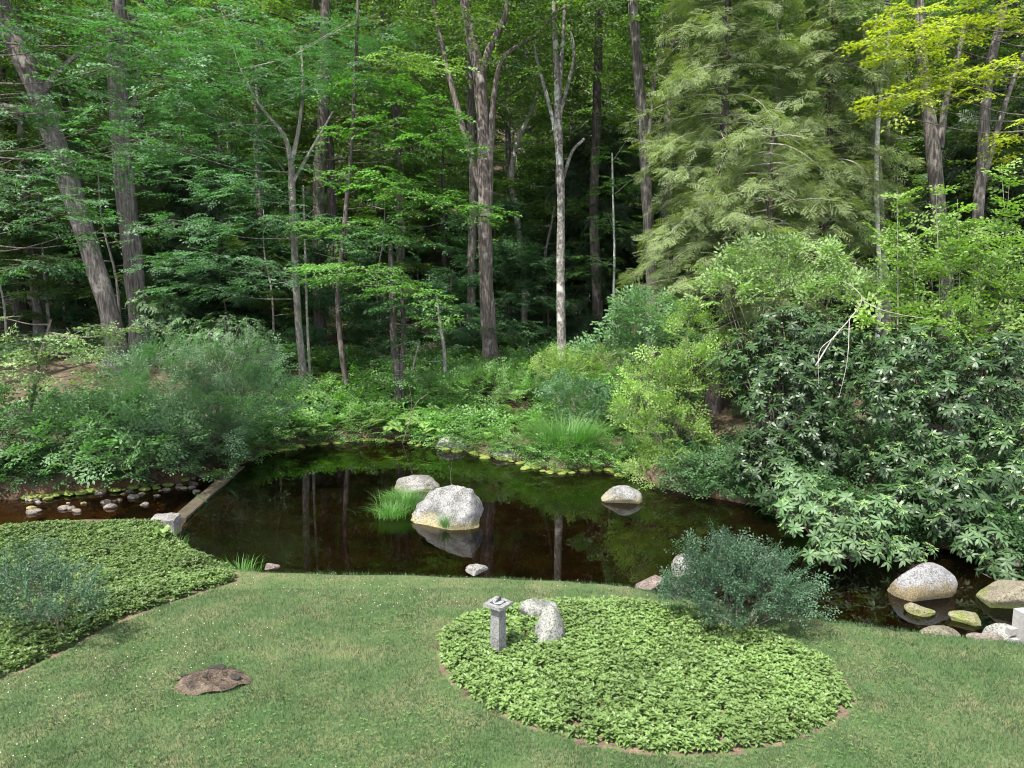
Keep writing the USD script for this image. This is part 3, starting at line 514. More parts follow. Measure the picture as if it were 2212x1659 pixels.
base = np.array([*at_y(1076, 1301, 9.27)[:2], 0.02]); SD = thing('sundial', 'stone sundial on a square granite post in the right planting', 'sundial', base, 45 + 7.7)
ph = at_y(1076, 1301, 9.27)[2] - .02; sl = .285
pb = trimesh.creation.box([.146, .146, ph - .04 + .1]).subdivide().subdivide().subdivide().subdivide(); v = np.array(pb.vertices); v *= 1 + (meshkit.fbm(v * [18, 18, 12], 4, 2) - .5)[:, None] * [.11, .11, 0]; v[:, :2] *= (1.06 - .1 * (v[:, 2:3] + ph / 2) / ph); v[:, 2] += (ph - .04 - .1) / 2
part('post', (v, pb.faces), 'granite', SD, 30)
pb = trimesh.creation.box([sl, sl, .042]).subdivide().subdivide().subdivide().subdivide(); v = np.array(pb.vertices); edge = np.maximum(np.abs(v[:, 0]), np.abs(v[:, 1])) > sl * .49
v += (meshkit.fbm(v * 22 + 3, 3, 6) - .5)[:, None] * np.where(edge, .016, .003)[:, None]; v[:, 2] += ph - .021
part('slab', (v, pb.faces), 'granite', SD, 30)
pl = trimesh.creation.box([.155, .155, .006]); pl.apply_translation([0, 0, ph + .003]); part('dial_plate', pl, 'bronze_dark', SD)
ring = trimesh.creation.revolve(np.array([[0, 0], [.072, 0], [.074, .004], [.072, .008], [.062, .009], [.060, .007], [0, .007]]), sections=40); ring.apply_translation([0, 0, ph + .006]); DD = part('dial', ring, 'bronze', SD, 30)
tk = [trimesh.creation.box([.011, .0022, .002]).apply_transform(trimesh.transformations.rotation_matrix(a, [0, 0, 1]) @ trimesh.transformations.translation_matrix([.053, 0, ph + .0142])) for a in np.linspace(-.6, math.pi + .6, 13)]
part('hour_marks', trimesh.util.concatenate(tk), 'bronze_dark', SD)
gp = Polygon([(-.055, 0), (.05, 0), (.05, .062), (.035, .062)]); gn = trimesh.creation.extrude_polygon(gp, .016, engine='earcut'); gn.apply_translation([0, 0, -.008]); gn.apply_transform(trimesh.transformations.rotation_matrix(math.pi / 2, [1, 0, 0])); gn.apply_transform(trimesh.transformations.rotation_matrix(math.radians(-10), [0, 0, 1])); gn.apply_translation([0, 0, ph + .012])
part('gnomon', gn, 'bronze_dark', SD)

# grey post and rail ends at the right edge
p = at_z(2206, 1398, -.3); PO = thing('bridge_post', 'weathered grey square post with a short rail at the right edge', 'post', (p[0] + .05, p[1] + .1, -.35), 12)
bx = trimesh.creation.box([.17, .17, .62]); bx.apply_translation([0, 0, .26]); part('post', bx, 'grey_wood', PO)
bx = trimesh.creation.box([.16, .09, .1]); bx.apply_translation([-.12, .03, .25]); part('rail_end', bx, 'grey_wood', PO)
bx = trimesh.creation.box([.13, .1, .22]); bx.apply_translation([-.12, -.02, .05]); part('foot_block', bx, 'grey_wood', PO)

# rotted stump in the lawn
c = on_ground(458, 1478); ST = thing('tree_stump', 'rotted low tree stump crumbling into the lawn at lower left', 'stump', c)
nr, na = 18, 48; rr, aa = np.meshgrid(np.linspace(0, 1, nr), np.arange(na) * 2 * np.pi / na, indexing='ij')
R = .52 * (1 + .16 * np.sin(3 * aa + 1) + .1 * np.sin(5 * aa)); sx, sy = rr * R * np.cos(aa), rr * R * .62 * np.sin(aa) + .03
def stump_h(x, y):
    d = np.hypot(x / .52, y / .33); p = np.stack([x, y, 0 * x], -1); h = .13 * np.clip(1 - d ** 3, 0, 1) + .06 * (meshkit.fbm(p * 9, 4, 9) - .5) * np.clip(1.1 - d, 0, 1)
    return h - .14 * np.exp(-(((x - .02) / .09) ** 2 + ((y + .02) / .06) ** 2)) - .012 - .03 * np.clip(d - .8, 0, 1)
sz = stump_h(sx, sy) + ground(c[0] + sx.ravel(), c[1] + sy.ravel()).reshape(sx.shape) - c[2]
k, s = np.meshgrid(np.arange(nr - 1), np.arange(na), indexing='ij'); s2 = (s + 1) % na
part('mound', (np.stack([sx, sy, sz], -1).reshape(-1, 3), np.stack([k * na + s, (k + 1) * na + s, (k + 1) * na + s2, k * na + s2], -1).reshape(-1, 4)), 'rotten_wood', ST, True)
r = rng_of(77); ch = []
for _ in range(420):
    x, y = r.normal(0, .2), r.normal(0, .14); b = trimesh.creation.box([r.uniform(.015, .06), r.uniform(.004, .012), .004]); b.apply_transform(trimesh.transformations.euler_matrix(r.normal(0, .3), r.normal(0, .3), r.uniform(0, 6.3))); b.apply_translation([x, y, float(stump_h(np.array(x), np.array(y))) + .006 + gz(c[0] + x, c[1] + y) - c[2]]); ch.append(b)
part('wood_chips', trimesh.util.concatenate(ch[:300]), 'rotten_wood', ST, kind='stuff')
for (x, y, w, d, a) in [(-.02, .2, .26, .09, .25), (.16, .24, .14, .05, -.1), (.30, -.03, .16, .10, -.5), (-.62, -.16, .16, .045, .5), (-.34, .03, .12, .04, .7), (.02, -.02, .15, .09, .1), (.52, -.22, .2, .05, .1)]:
    b = trimesh.creation.icosphere(subdivisions=2); v = np.array(b.vertices) * [w / 2, d / 2, .022]; v += (meshkit.fbm(v * 20, 3, 3) - .5)[:, None] * .04
    v = v @ trimesh.transformations.rotation_matrix(-a, [0, 0, 1])[:3, :3] + [x, y, float(stump_h(np.array(x), np.array(y))) + .012 + gz(c[0] + x, c[1] + y) - c[2]]
    part('bark_slab', (v, b.faces), 'dark_rot', ST)
stump_c = c

# ------------------------------------------------------------------ lawn grass, planting beds
r = rng_of(11)
def grass_points(n, y0, y1):
    y = r.uniform(y0, y1, n); x = r.uniform(-1, 1, n) * (.74 * y + .8)
    ok = ~inside(bed_left.buffer(-.05), x, y) & ~inside(bed_right.buffer(-.05), x, y) & ~inside(water_all.buffer(.14), x, y) & ~((np.hypot((x - stump_c[0]) / .5, (y - stump_c[1]) / .3)) < r.uniform(.2, .95, n))
    soil_gap = (inside(bed_left.buffer(.12), x, y) | inside(bed_right.buffer(.07), x, y)) & (meshkit.fbm(np.stack([x, y, 0 * x], -1) * 2.2, 2, 4) > .42)
    far = (y > 13.2) & (x > 3) | (y > 14.2)
    ok &= ~soil_gap & ~far; x, y = x[ok], y[ok]; return np.stack([x, y, ground(x, y) - .003], 1)
G = []
for n, y0, y1 in ((150000, 6.6, 9.2), (130000, 9.2, 11.8), (60000, 11.8, 14.4)):
    P = grass_points(n, y0, y1); k = len(P); az = r.uniform(0, 6.28, k); tall = .6 + .8 * meshkit.fbm(P * [1.3, 1.3, 0], 3, 2)
    L = r.uniform(.03, .06, k) * tall; H = np.stack([np.cos(az), np.sin(az), 0 * az], 1); sd = np.stack([-np.sin(az), np.cos(az), 0 * az], 1); w = r.uniform(.004, .008, k)[:, None]
    tip = P + H * (L * r.uniform(.3, 1.1, k))[:, None] + np.outer(L, [0, 0, 1])
    G.append((np.stack([P - sd * w / 2, P + sd * w / 2, tip], 1).reshape(-1, 3), np.arange(3 * k).reshape(-1, 3)))
single('grass', joined(G), 'grass', 'mown green lawn grass with dry tan patches', 'grass', kind='stuff')
P = grass_points(5200, 6.6, 13.5); P = P[meshkit.fbm(P * [.7, .7, 0], 3, 21) > .5]; k = len(P); a3 = r.uniform(0, 6.28, k)
cl = [leaves(P + [0, 0, .03], np.stack([np.cos(a3 + o), np.sin(a3 + o), .15 + 0 * a3], 1), np.tile([0, 0, 1.0], (k, 1)) + r.normal(0, .2, (k, 3)), r.uniform(.018, .03, k), 'oval') for o in (0, 2.1, 4.2)]
single('clover_leaves', joined(cl), 'herb', 'clover leaves spread through the lawn', 'clover', kind='stuff')
fl = []
P = grass_points(1500, 6.6, 13.0); P = P[(meshkit.fbm(P * [.5, .5, 0], 2, 31) > .5) & (P[:, 0] < 2.5)][:170]
for p_ in P:
    m = trimesh.creation.icosphere(subdivisions=1, radius=.0065); m.apply_translation(p_ + [0, 0, .045]); fl.append(m)
single('clover_flowers', trimesh.util.concatenate(fl), 'flower', 'tiny white clover heads dotted over the lawn', 'clover', kind='stuff')
def pachy(poly, n, seed, name, label):
    r = rng_of(seed); x0, y0, x1, y1 = poly.bounds; x0 = max(x0, -13); y0 = max(y0, 6.3)
    x = r.uniform(x0, x1, n * 6); y = r.uniform(y0, y1, n * 6); ok = inside(poly, x, y) & (np.abs(x) < .74 * y + .8) & ~inside(water_all.buffer(.1), x, y); x, y = x[ok][:n], y[ok][:n]; k = len(x)
    ed = np.clip(shapely.distance(poly.boundary, shapely.points(x, y)) / .25, .25, 1)
    z = ground(x, y) + (.06 + .11 * meshkit.fbm(np.stack([x, y, 0 * x], -1) * 3.5, 3, 7)) * (0.55 + .45 * ed) + r.uniform(-.025, .03, k)
    out = []
    for lay, (cnt, el, ln, dz) in enumerate(((6, .12, .07, 0), (5, .5, .055, .014), (5, -.25, .075, -.04))):
        for q_ in range(cnt):
            az = r.uniform(0, 6.28, k) * .15 + q_ * 6.283 / cnt + np.arange(k) * 2.4 + lay; e = el + r.normal(0, .2, k)
            D = np.stack([np.cos(az) * np.cos(e), np.sin(az) * np.cos(e), np.sin(e)], 1)
            out.append(leaves(np.stack([x, y, z + dz], 1), D, np.array([0, 0, 1.0]) + r.normal(0, .4, (k, 3)), ln * r.uniform(.75, 1.2, k), 'oval'))
    single(name, joined(out), 'pachysandra', label, 'ground cover', kind='stuff')
pachy(bed_right, 4300, 1, 'pachysandra_bed', 'low leafy green ground cover filling the planting around the sundial')
pachy(bed_left, 7200, 2, 'pachysandra_bed', 'low leafy green ground cover on the left bank corner of the lawn')

# ------------------------------------------------------------------ foreground bushes
b = on_ground(1600, 1400)
shrub('barberry_bush', 'round dark blue-green bush at the back of the right planting', 'bush', (b[0], b[1] + .35, .0), [(1590, 1300, 10.0, 118, 92), (1500, 1290, 10.1, 65, 75), (1690, 1310, 9.95, 62, 78), (1570, 1235, 10.1, 80, 55), (1650, 1240, 10.1, 60, 45)], 'tiny', 'barberry', 301, dens=4.2, up=.9, shell=.55, stem=.012)
b = on_ground(100, 1390)
shrub('barberry_bush', 'spiky blue-green bush at the left edge in the left planting', 'bush', (b[0], b[1] + .3, .0), [(95, 1300, 9.7, 120, 62), (20, 1290, 9.8, 80, 70), (160, 1320, 9.6, 65, 55), (60, 1240, 9.8, 60, 38)], 'tiny', 'barberry', 302, dens=2.6, up=.9, shell=.6, stem=.012)
# broad-leaved plant in the left planting
b = on_ground(352, 1172); SK = thing('broadleaf_plant', 'pale broad-leaved plant rising from the left planting near the weir', 'plant', b); r = rng_of(9)
for k in range(7):
    a = k * .9 + r.uniform(-.2, .2); ln = r.uniform(.22, .34); el = r.uniform(.35, 1.0); u = np.linspace(0, 1, 7); wd = .09 * np.sin(np.pi * np.clip(u * 1.05, 0, 1)) ** .7 + .004
    ax = np.stack([ln * u * math.cos(el), 0 * u, .16 + ln * u * math.sin(el) - .12 * u * u], 1); L_ = ax + np.stack([0 * u, wd, .03 * np.sin(u * 9) + .02], 1); R_ = ax + np.stack([0 * u, -wd, -.03 * np.sin(u * 8) + .02], 1)
    v = np.vstack([L_, ax, R_]); c_, s_ = math.cos(a), math.sin(a); v = v @ np.array([[c_, s_, 0], [-s_, c_, 0], [0, 0, 1]]); n7 = 7
    part('leaf', (v, [[k2 + o * n7, k2 + 1 + o * n7, k2 + 1 + (o + 1) * n7, k2 + (o + 1) * n7] for o in (0, 1) for k2 in range(6)]), 'pachysandra', SK, True)
# tall grass at the pond edges and rocks
def tussock(name, label, px, py, Y_, w, n, L, mat, seed, z=None, bend=.8, width=.012, cat='grass'):
    r = rng_of(seed); c = at_y(px, py, Y_); s = m_per_px(Y_) * w / 2; P = np.stack([c[0] + r.normal(0, .45, n) * s, c[1] + r.normal(0, .35, n) * s, np.zeros(n)], 1); P[:, 2] = np.maximum(ground(P[:, 0], P[:, 1]), ZW) - .01 if z is None else z
    out = P - [c[0], c[1], 0]; H = unit(out * [1, 1, 0]) + r.normal(0, .5, (n, 3)); ln = L * r.uniform(.6, 1.15, n)
    t = thing(name, label, cat, (c[0], c[1], float(P[:, 2].mean()))); part('blades', blades(P, H, ln, np.full(n, width), r.uniform(.2, 1.1, n) * bend, r, 3), mat, t, True, off=(c[0], c[1], float(P[:, 2].mean())), kind='stuff'); return t
tussock('grass_tussock', 'lush tall green grass tussock at the far right bank of the pond', 1225, 1003, 22.3, 150, 1300, 1.35, 'tussock', 401, width=.024, bend=1.0)
tussock('grass_tussock', 'smaller grass clump right of the pale rock at the far bank', 1370, 1010, 22.4, 70, 260, .7, 'rock_grass', 402, width=.015)
tussock('grass_tussock', 'green grass growing on the left side of the white pond boulder', 870, 1100, 17.6, 85, 700, .5, 'tussock', 403, z=ZW + .06, width=.012, bend=1.1)
tussock('grass_tussock', 'grass fringe reaching over the water left of the white pond boulder', 848, 1118, 16.9, 80, 420, .42, 'tussock', 404, z=ZW + .03, width=.011, bend=1.2)
tussock('grass_tussock', 'dry straw-coloured grass wisp on the front of the white pond boulder', 962, 1132, 16.0, 34, 130, .4, 'rock_grass', 405, z=ZW + .06, width=.008)
tussock('grass_tussock', 'long grass blades at the pond corner beside the left planting', 520, 1215, 13.4, 80, 110, .42, 'tussock', 406, width=.012)
tussock('grass_tussock', 'grass tuft hanging at the bank under the rhododendron', 1600, 1085, 18.6, 70, 300, .55, 'rock_grass', 407, width=.012)
tussock('grass_tussock', 'thin grass at the weir stone', 385, 1135, 14.9, 40, 60, .3, 'tussock', 408, width=.01)
# ------------------------------------------------------------------ ferns and herbs on the far bank
def frond(r, L, arch):
    n = 17; u = np.linspace(.06, .98, n); x = L * u * (1 - .12 * arch * u); z = L * (.75 * u - arch * .8 * u * u); P, D, N, S = [], [], [], []
    tg = np.stack([np.gradient(x), 0 * x, np.gradient(z)], 1); tg = unit(tg)
    for k in range(n):
        ln = L * .23 * math.sin(math.pi * min(1, .12 + .9 * u[k])) ** .8 + .015
        for sg in (1, -1): P.append([x[k], 0, z[k]]); D.append(np.array([0, sg, -.18]) + tg[k] * .45); N.append(np.cross(tg[k], [0, 1, 0]) * -1 + r.normal(0, .1, 3)); S.append(ln)
    v, f = leaves(np.array(P), np.array(D), np.array(N), np.array(S), 'narrow')
    st = tube(np.stack([x, 0 * x, z], 1)[::3], np.linspace(.008, .002, len(x[::3])), 4, per=2)
    return joined([(v, f), st])
protos = []
def make_fern(k):
    r = rng_of(500 + k); t = thing('fern', 'feathery light-green fern arching on the far bank of the pond', 'fern', group='ferns on the far bank')
    nf = 9 + k
    for q_ in range(nf):
        v, f = frond(r, r.uniform(.75, 1.1), r.uniform(.55, .95)); a = q_ * 6.283 / nf + r.uniform(-.3, .3); c_, s_ = math.cos(a), math.sin(a)
        part('frond', (v @ np.array([[c_, s_, 0], [-s_, c_, 0], [0, 0, 1]]), f), 'fern', t)
    return t
FN = [make_fern(k) for k in range(3)]
r = rng_of(55); spots = []
while len(spots) < 175:
    Y_ = r.uniform(24.5, 33) if len(spots) < 130 else r.uniform(33, 42); x = r.uniform(-9.5, 5.5) if Y_ < 33 else r.uniform(-12, 12)
    d = pond_poly.distance(Point(x, Y_))
    if d < .12 or (Y_ < 33 and d > 1.2 and r.uniform() < .35): continue
    spots.append((x, Y_))
for k, (x, Y_) in enumerate(spots):
    s = r.uniform(.9, 1.45); args = ((x, Y_, gz(x, Y_) - .02), r.uniform(0, 360), (s, s, s * r.uniform(.85, 1.15)))
    if k < 3: move(FN[k], *args)
    else: copy_of(FN[k % 3], 'fern', *args, 'feathery light-green fern arching on the far bank of the pond', 'fern', 'ferns on the far bank')
def herbs(name, label, n, xr, yr, mat, sp, seed, hgt=.5, cond=None):
    r = rng_of(seed); x, y = r.uniform(*xr, n * 2), r.uniform(*yr, n * 2); d = shapely.distance(water_all, shapely.points(x, y)); ok = (d > .05) & (meshkit.fbm(np.stack([x, y, 0 * x], -1) * .5, 3, seed) > .42)
    x, y = x[ok][:n], y[ok][:n]; k = len(x); az = r.uniform(0, 6.28, k); lk, temps, _ = SP[sp]
    P = np.stack([x, y, ground(x, y) + r.uniform(.03, hgt, k)], 1); H = np.stack([np.cos(az), np.sin(az), r.uniform(.1, 1.2, k)], 1)
    mark(scatter(name, stage.GetPrimAtPath(W), P, H, np.array([0, 0, 1.0]) + r.normal(0, .25, (k, 3)), r.uniform(.6, 1.2, k), sp, mat, r), label, 'undergrowth')
herbs('undergrowth', 'light green leafy undergrowth on the far bank of the pond', 3600, (-9.5, 6.5), (24.4, 33), 'herb', 'big_oval', 61, .5)
herbs('undergrowth', 'dark low leafy growth across the shaded forest floor', 4500, (-26, 20), (30, 48), 'herb_shaded', 'beech_far', 62, .5)
herbs('undergrowth', 'low herbs along the shaded left stream bank', 1800, (-17, -6.3), (18, 27), 'herb_shaded', 'oval_near', 63, .45)
herbs('undergrowth', 'dim low growth under the shrubs of the right bank', 4000, (4.2, 18), (13.5, 31), 'herb_shaded', 'oval_near', 64, .6)
def waterside(name, label, line, n, mat, sp, seed, off, hgt, sc=(.6, 1.1)):
    r = rng_of(seed); ln = LineString(line); u = r.uniform(0, 1, n); p_ = np.array([ln.interpolate(q_, normalized=True).coords[0] for q_ in u]); d = shapely.distance(pond_poly.centroid, shapely.points(p_)); out = unit(p_ - np.array(pond_poly.centroid.coords[0]))
    p_ = p_ + out * r.uniform(*off, n)[:, None] + r.normal(0, .12, (n, 2)); z = np.maximum(ground(p_[:, 0], p_[:, 1]), ZW) + r.uniform(.02, hgt, n); P = np.c_[p_, z]; H = np.c_[-out * r.uniform(0, 1, n)[:, None] + r.normal(0, .6, (n, 2)), r.uniform(-.3, .8, n)]
    mark(scatter(name, stage.GetPrimAtPath(W), P, H, np.array([0, 0, 1.0]) + r.normal(0, .25, (n, 3)), r.uniform(*sc, n), sp, mat, r), label, 'undergrowth')
waterside('bank_growth', 'dark leafy growth overhanging the water under the rhododendrons', far_edge[:8], 1300, 'herb_shaded', 'oval_near', 68, (-.1, 1.3), .6)
waterside('bank_growth', 'fresh green growth trailing to the water along the far bank', far_edge[8:], 800, 'herb', 'oval_near', 69, (-.05, 1.0), .45)
waterside('bank_growth', 'dark growth and roots of leaves over the left stream edge', zpts([(480, 1012), (400, 1038), (300, 1053), (220, 1058), (110, 1070), (-60, 1080)], ZS), 900, 'herb_shaded', 'oval_near', 70, (.1, 1.4), .5)
r = rng_of(66); n = 9000; y = r.uniform(24, 46, n); x = r.uniform(-1, 1, n) * y * .75; az = r.uniform(0, 6.28, n); ok = shapely.distance(water_all, shapely.points(x, y)) > .05; x, y, az = x[ok], y[ok], az[ok]; n = len(x)
single('leaf_litter', leaves(np.stack([x, y, ground(x, y) + .02], 1), np.stack([np.cos(az), np.sin(az), 0 * az], 1), np.array([0, 0, 1.0]) + r.normal(0, .3, (n, 3)), r.uniform(.06, .13, n), 'oval'), 'litter', 'brown fallen leaves on the forest floor', 'leaf litter', kind='stuff')
# moss cushions on the far water edge
r = rng_of(67); mo = []
for k in range(260):
    u = r.uniform(0, 1); e = LineString(far_edge[8:] + zpts([(430, 1030), (330, 1056), (220, 1066), (60, 1078)], ZS)); p_ = e.interpolate(u, normalized=True); s = r.uniform(.04, .2)
    mo.append(rock_mesh((p_.x + r.normal(0, .2), p_.y + r.normal(.12, .16), ZW + .02 - (.15 if p_.x < -7.8 else 0)), (s, s * .8, s * .35), 700 + k, .3, 0, 2))
single('moss', joined(mo), 'moss', 'yellow-green moss cushions along the far water edge', 'moss', kind='stuff', smooth=True)
# ------------------------------------------------------------------ shrubs round the pond
G_ = lambda px, py: on_ground(px, py)
def base_at(px, Y_): x = at_y(px, 900, Y_)[0]; return (x, Y_, gz(x, Y_))
shrub('privet_shrub', 'broad arching fine-leaved shrub over the far left bank', 'shrub', base_at(450, 22.5), [(470, 900, 21.6, 140, 90), (350, 830, 22.3, 110, 80), (560, 860, 22.0, 75, 60), (400, 960, 20.9, 110, 60), (500, 790, 22.6, 90, 50), (350, 1000, 20.4, 70, 40), (480, 970, 21.3, 60, 50), (280, 900, 21.5, 80, 70)], 'fine', 'privet', 311, dens=3.0, up=.35, shell=.6, stem=.03)
shrub('hazel_shrub', 'bright oval-leaved shrub leaning over the stream at left', 'shrub', base_at(150, 20.5), [(250, 985, 19.4, 120, 38), (120, 960, 19.6, 100, 48), (340, 945, 19.6, 90, 40), (200, 920, 20.0, 120, 40), (50, 900, 20.2, 80, 60), (320, 1010, 19.2, 70, 26)], 'big_oval', 'viburnum', 312, dens=3.2, up=.15, shell=.7, stem=.025)
shrub('dark_laurel', 'dark-leaved evergreen shrub in the shade behind the arching left shrub', 'shrub', base_at(500, 28), [(480, 740, 27.5, 110, 60), (340, 690, 29, 60, 70), (560, 760, 28, 60, 50)], 'whorl', 'rhodo_cool', 313, dens=2.0, twig=False, stem=.03)
shrub('lime_shrub', 'bright yellow-green fine-leaved shrub at the right bank', 'shrub', base_at(1440, 21.3), [(1450, 960, 20.6, 85, 90), (1400, 900, 20.9, 60, 60), (1490, 820, 21.2, 60, 90), (1440, 1030, 20.0, 90, 38), (1420, 830, 21.4, 70, 50), (1500, 720, 21.8, 50, 50)], 'fine_lime', 'lime_shrub', 314, dens=3.2, stem=.025)
shrub('viburnum_shrub', 'larger-leaved cool green shrub right of the spotted trunk', 'shrub', base_at(1400, 25.0), [(1400, 690, 24.6, 80, 50), (1320, 760, 24.4, 60, 25), (1450, 740, 24.6, 60, 50), (1370, 740, 24.8, 60, 50)], 'big_oval', 'viburnum', 315, dens=3.6, stem=.03)
shrub('cool_shrub', 'blue-green round shrub on the far bank between the ferns and the yellow-green shrub', 'shrub', base_at(1270, 24.6), [(1265, 880, 24.2, 75, 40), (1300, 910, 23.8, 50, 26), (1230, 850, 24.6, 50, 26)], 'oval_near', 'cool_shrub', 316, dens=3.4, stem=.02)
shrub('bank_shrub', 'light green leafy shrub at the foot of the tall main trunk', 'shrub', base_at(1060, 28), [(1060, 830, 27.2, 120, 32), (1180, 850, 26.6, 90, 36), (960, 845, 27.5, 70, 26)], 'oval_near', 'herb', 317, dens=3.0, stem=.015)
shrub('bank_shrub', 'yellowish young shrub on the bank in front of the viburnum', 'shrub', base_at(1260, 27), [(1230, 800, 26.8, 80, 34), (1330, 790, 26.4, 60, 30)], 'fine_lime', 'lime_shrub', 318, dens=3.2, stem=.015)
# rhododendrons: the nearest leaves of each are single parts
def rhododendron(name, label, base, blobs, mat, seed, kind='whorl', dens=1.0, singles=300, yellow=.12, stem=.035, lower=-.5):
    r = rng_of(seed); base = np.array(base, float); t = thing(name, label, 'rhododendron', base); Ps, Hs = [], []
    for px, py, Yd, hw, hh in blobs:
        C = at_y(px, py, Yd); s = m_per_px(Yd); A = np.array([hw * s, hw * s * .8, hh * s]); n = int(dens * 3.3 * (A[0] * A[2] + .5 * A[0] * A[1]) / SP[kind][2])
        d = unit(r.normal(0, 1, (n * 3, 3))); d = d[(d[:, 2] > lower)][:n]; n = len(d)
        lob = 1 + .2 * np.sin(d[:, 0] * 5 + seed) * np.sin(d[:, 2] * 5 + 2 * seed) + .12 * np.sin(d[:, 1] * 8)
        P = C + d * A * (lob * (1 - .45 * r.uniform(0, 1, n) ** 2))[:, None]; P[:, 2] = np.maximum(P[:, 2], np.maximum(ground(P[:, 0], P[:, 1]), ZW) + .12)
        Ps.append(P); Hs.append(unit(d * [1, 1, .6] + [0, 0, .75] + r.normal(0, .25, (n, 3))))
        for k in range(3):
            e = C + unit(r.normal(0, 1, 3) + [0, 0, .5]) * A * .8; b0 = base + r.normal(0, .15, 3) * [1, 1, 0]
            part('stem', tube([b0 - [0, 0, .1], b0 * .5 + C * .5 + r.normal(0, .15, 3), e], [stem, stem * .7, stem * .3], 6, 0, 0, 4), 'twig', t, True, off=base)
    P, H = np.vstack(Ps), np.vstack(Hs); order = np.argsort(np.linalg.norm(P - EYE, axis=1)); P, H = P[order], H[order]; lk, temps, _ = SP[kind]
    near = singles // 8; v, f = expand(P[:near], H[:near], np.tile([.3, .2, 1.0], (near, 1)) + r.normal(0, .3, (near, 3)), r.uniform(.8, 1.15, near), temps, lk, r)
    nv = len(LEAF[lk][0]); nf = len(LEAF[lk][1]); cnt = min(len(v) // nv, 300)
    for k in range(cnt): part('leaf', (v[k * nv:(k + 1) * nv], LEAF[lk][1]), mat, t, False, off=base)
    rest = [(v[cnt * nv:], f[cnt * nf:] - cnt * nv)] if cnt < len(v) // nv else []
    P2, H2 = P[near:], H[near:]; n = len(P2)
    if rest: part('foliage', rest[0], mat, t, False, off=base, kind='stuff')
    scatter('foliage', t, P2, H2, np.tile([.3, .2, 1.0], (n, 1)) + r.normal(0, .3, (n, 3)), r.uniform(.8, 1.15, n), kind, mat, r, base)
    tips = P[r.uniform(0, 1, len(P)) < yellow * 2]; th = H[:len(tips)]
    if len(tips): part('new_leaves', expand(tips + [0, 0, .04], th * .3 + [0, 0, 1.0], np.tile([.4, .2, .6], (len(tips), 1)), np.full(len(tips), .55), temps, lk, r), 'maple_pale', t, False, off=base, kind='stuff')
    part('twigs', twigs(P - H * .12, H, .2, .008), 'twig', t, off=base, kind='stuff')
    return t
rhododendron('rhododendron', 'tall rhododendron on the right bank nearest the yellow-green shrub', base_at(1700, 19.5), [(1720, 860, 18.6, 120, 120), (1660, 980, 17.8, 80, 70), (1640, 800, 19.2, 90, 90), (1800, 800, 18.8, 110, 110), (1780, 960, 17.8, 90, 80), (1730, 720, 19.8, 120, 60), (1640, 1010, 18.0, 70, 60), (1700, 1040, 16.9, 80, 60)], 'rhodo', 321, dens=2.2)
rhododendron('rhododendron', 'wide rhododendron with yellow leaf tips at the right edge', base_at(2080, 17.5), [(2060, 900, 16.4, 140, 120), (2170, 1000, 15.6, 90, 110), (1960, 1000, 16.2, 90, 80), (2060, 1050, 15.2, 110, 70), (2150, 820, 16.8, 110, 100), (1930, 860, 17.0, 90, 100), (2190, 1120, 14.6, 60, 60), (1980, 760, 17.8, 110, 60), (1960, 1090, 14.9, 80, 60), (2060, 1120, 14.6, 80, 55)], 'rhodo', 322, dens=2.2)
rhododendron('rhododendron', 'low bright-leaved rhododendron hanging over the stream behind the half white boulder', base_at(1800, 15.6), [(1790, 1120, 14.4, 95, 70), (1850, 1180, 13.9, 75, 50), (1730, 1090, 14.9, 60, 50), (1720, 1050, 15.2, 50, 40), (1960, 1190, 13.9, 50, 40), (1800, 1190, 13.9, 60, 40), (1880, 1120, 14.4, 70, 60)], 'rhodo_cool', 323, dens=2.2)
rhododendron('rhododendron', 'small rhododendron spray over the brown boulder at the right edge', base_at(2230, 14.0), [(2175, 1225, 13.0, 55, 34), (2110, 1170, 13.9, 60, 40)], 'rhodo_cool', 324, singles=120, dens=2.2)
shrub('mixed_shrub', 'pale yellowish shrub crowning the bank above the left rhododendron', 'shrub', base_at(1680, 21.5), [(1640, 620, 21.2, 110, 50), (1760, 640, 21.0, 100, 50), (1560, 640, 21.6, 60, 50), (1850, 650, 20.6, 90, 55), (1700, 570, 21.8, 120, 40)], 'big_oval', 'maple_pale', 331, dens=2.6, stem=.03)
shrub('hazel_shrub', 'bright green heart-leaved shrub at the right edge above the rhododendron', 'shrub', base_at(2050, 19.5), [(2060, 620, 19.2, 130, 60), (2170, 650, 18.6, 70, 80), (1960, 700, 18.8, 90, 50), (2080, 720, 18.4, 110, 50), (2000, 540, 19.6, 90, 45), (2150, 540, 19.2, 80, 45)], 'big_oval', 'lime_shrub', 332, dens=2.6, stem=.03)
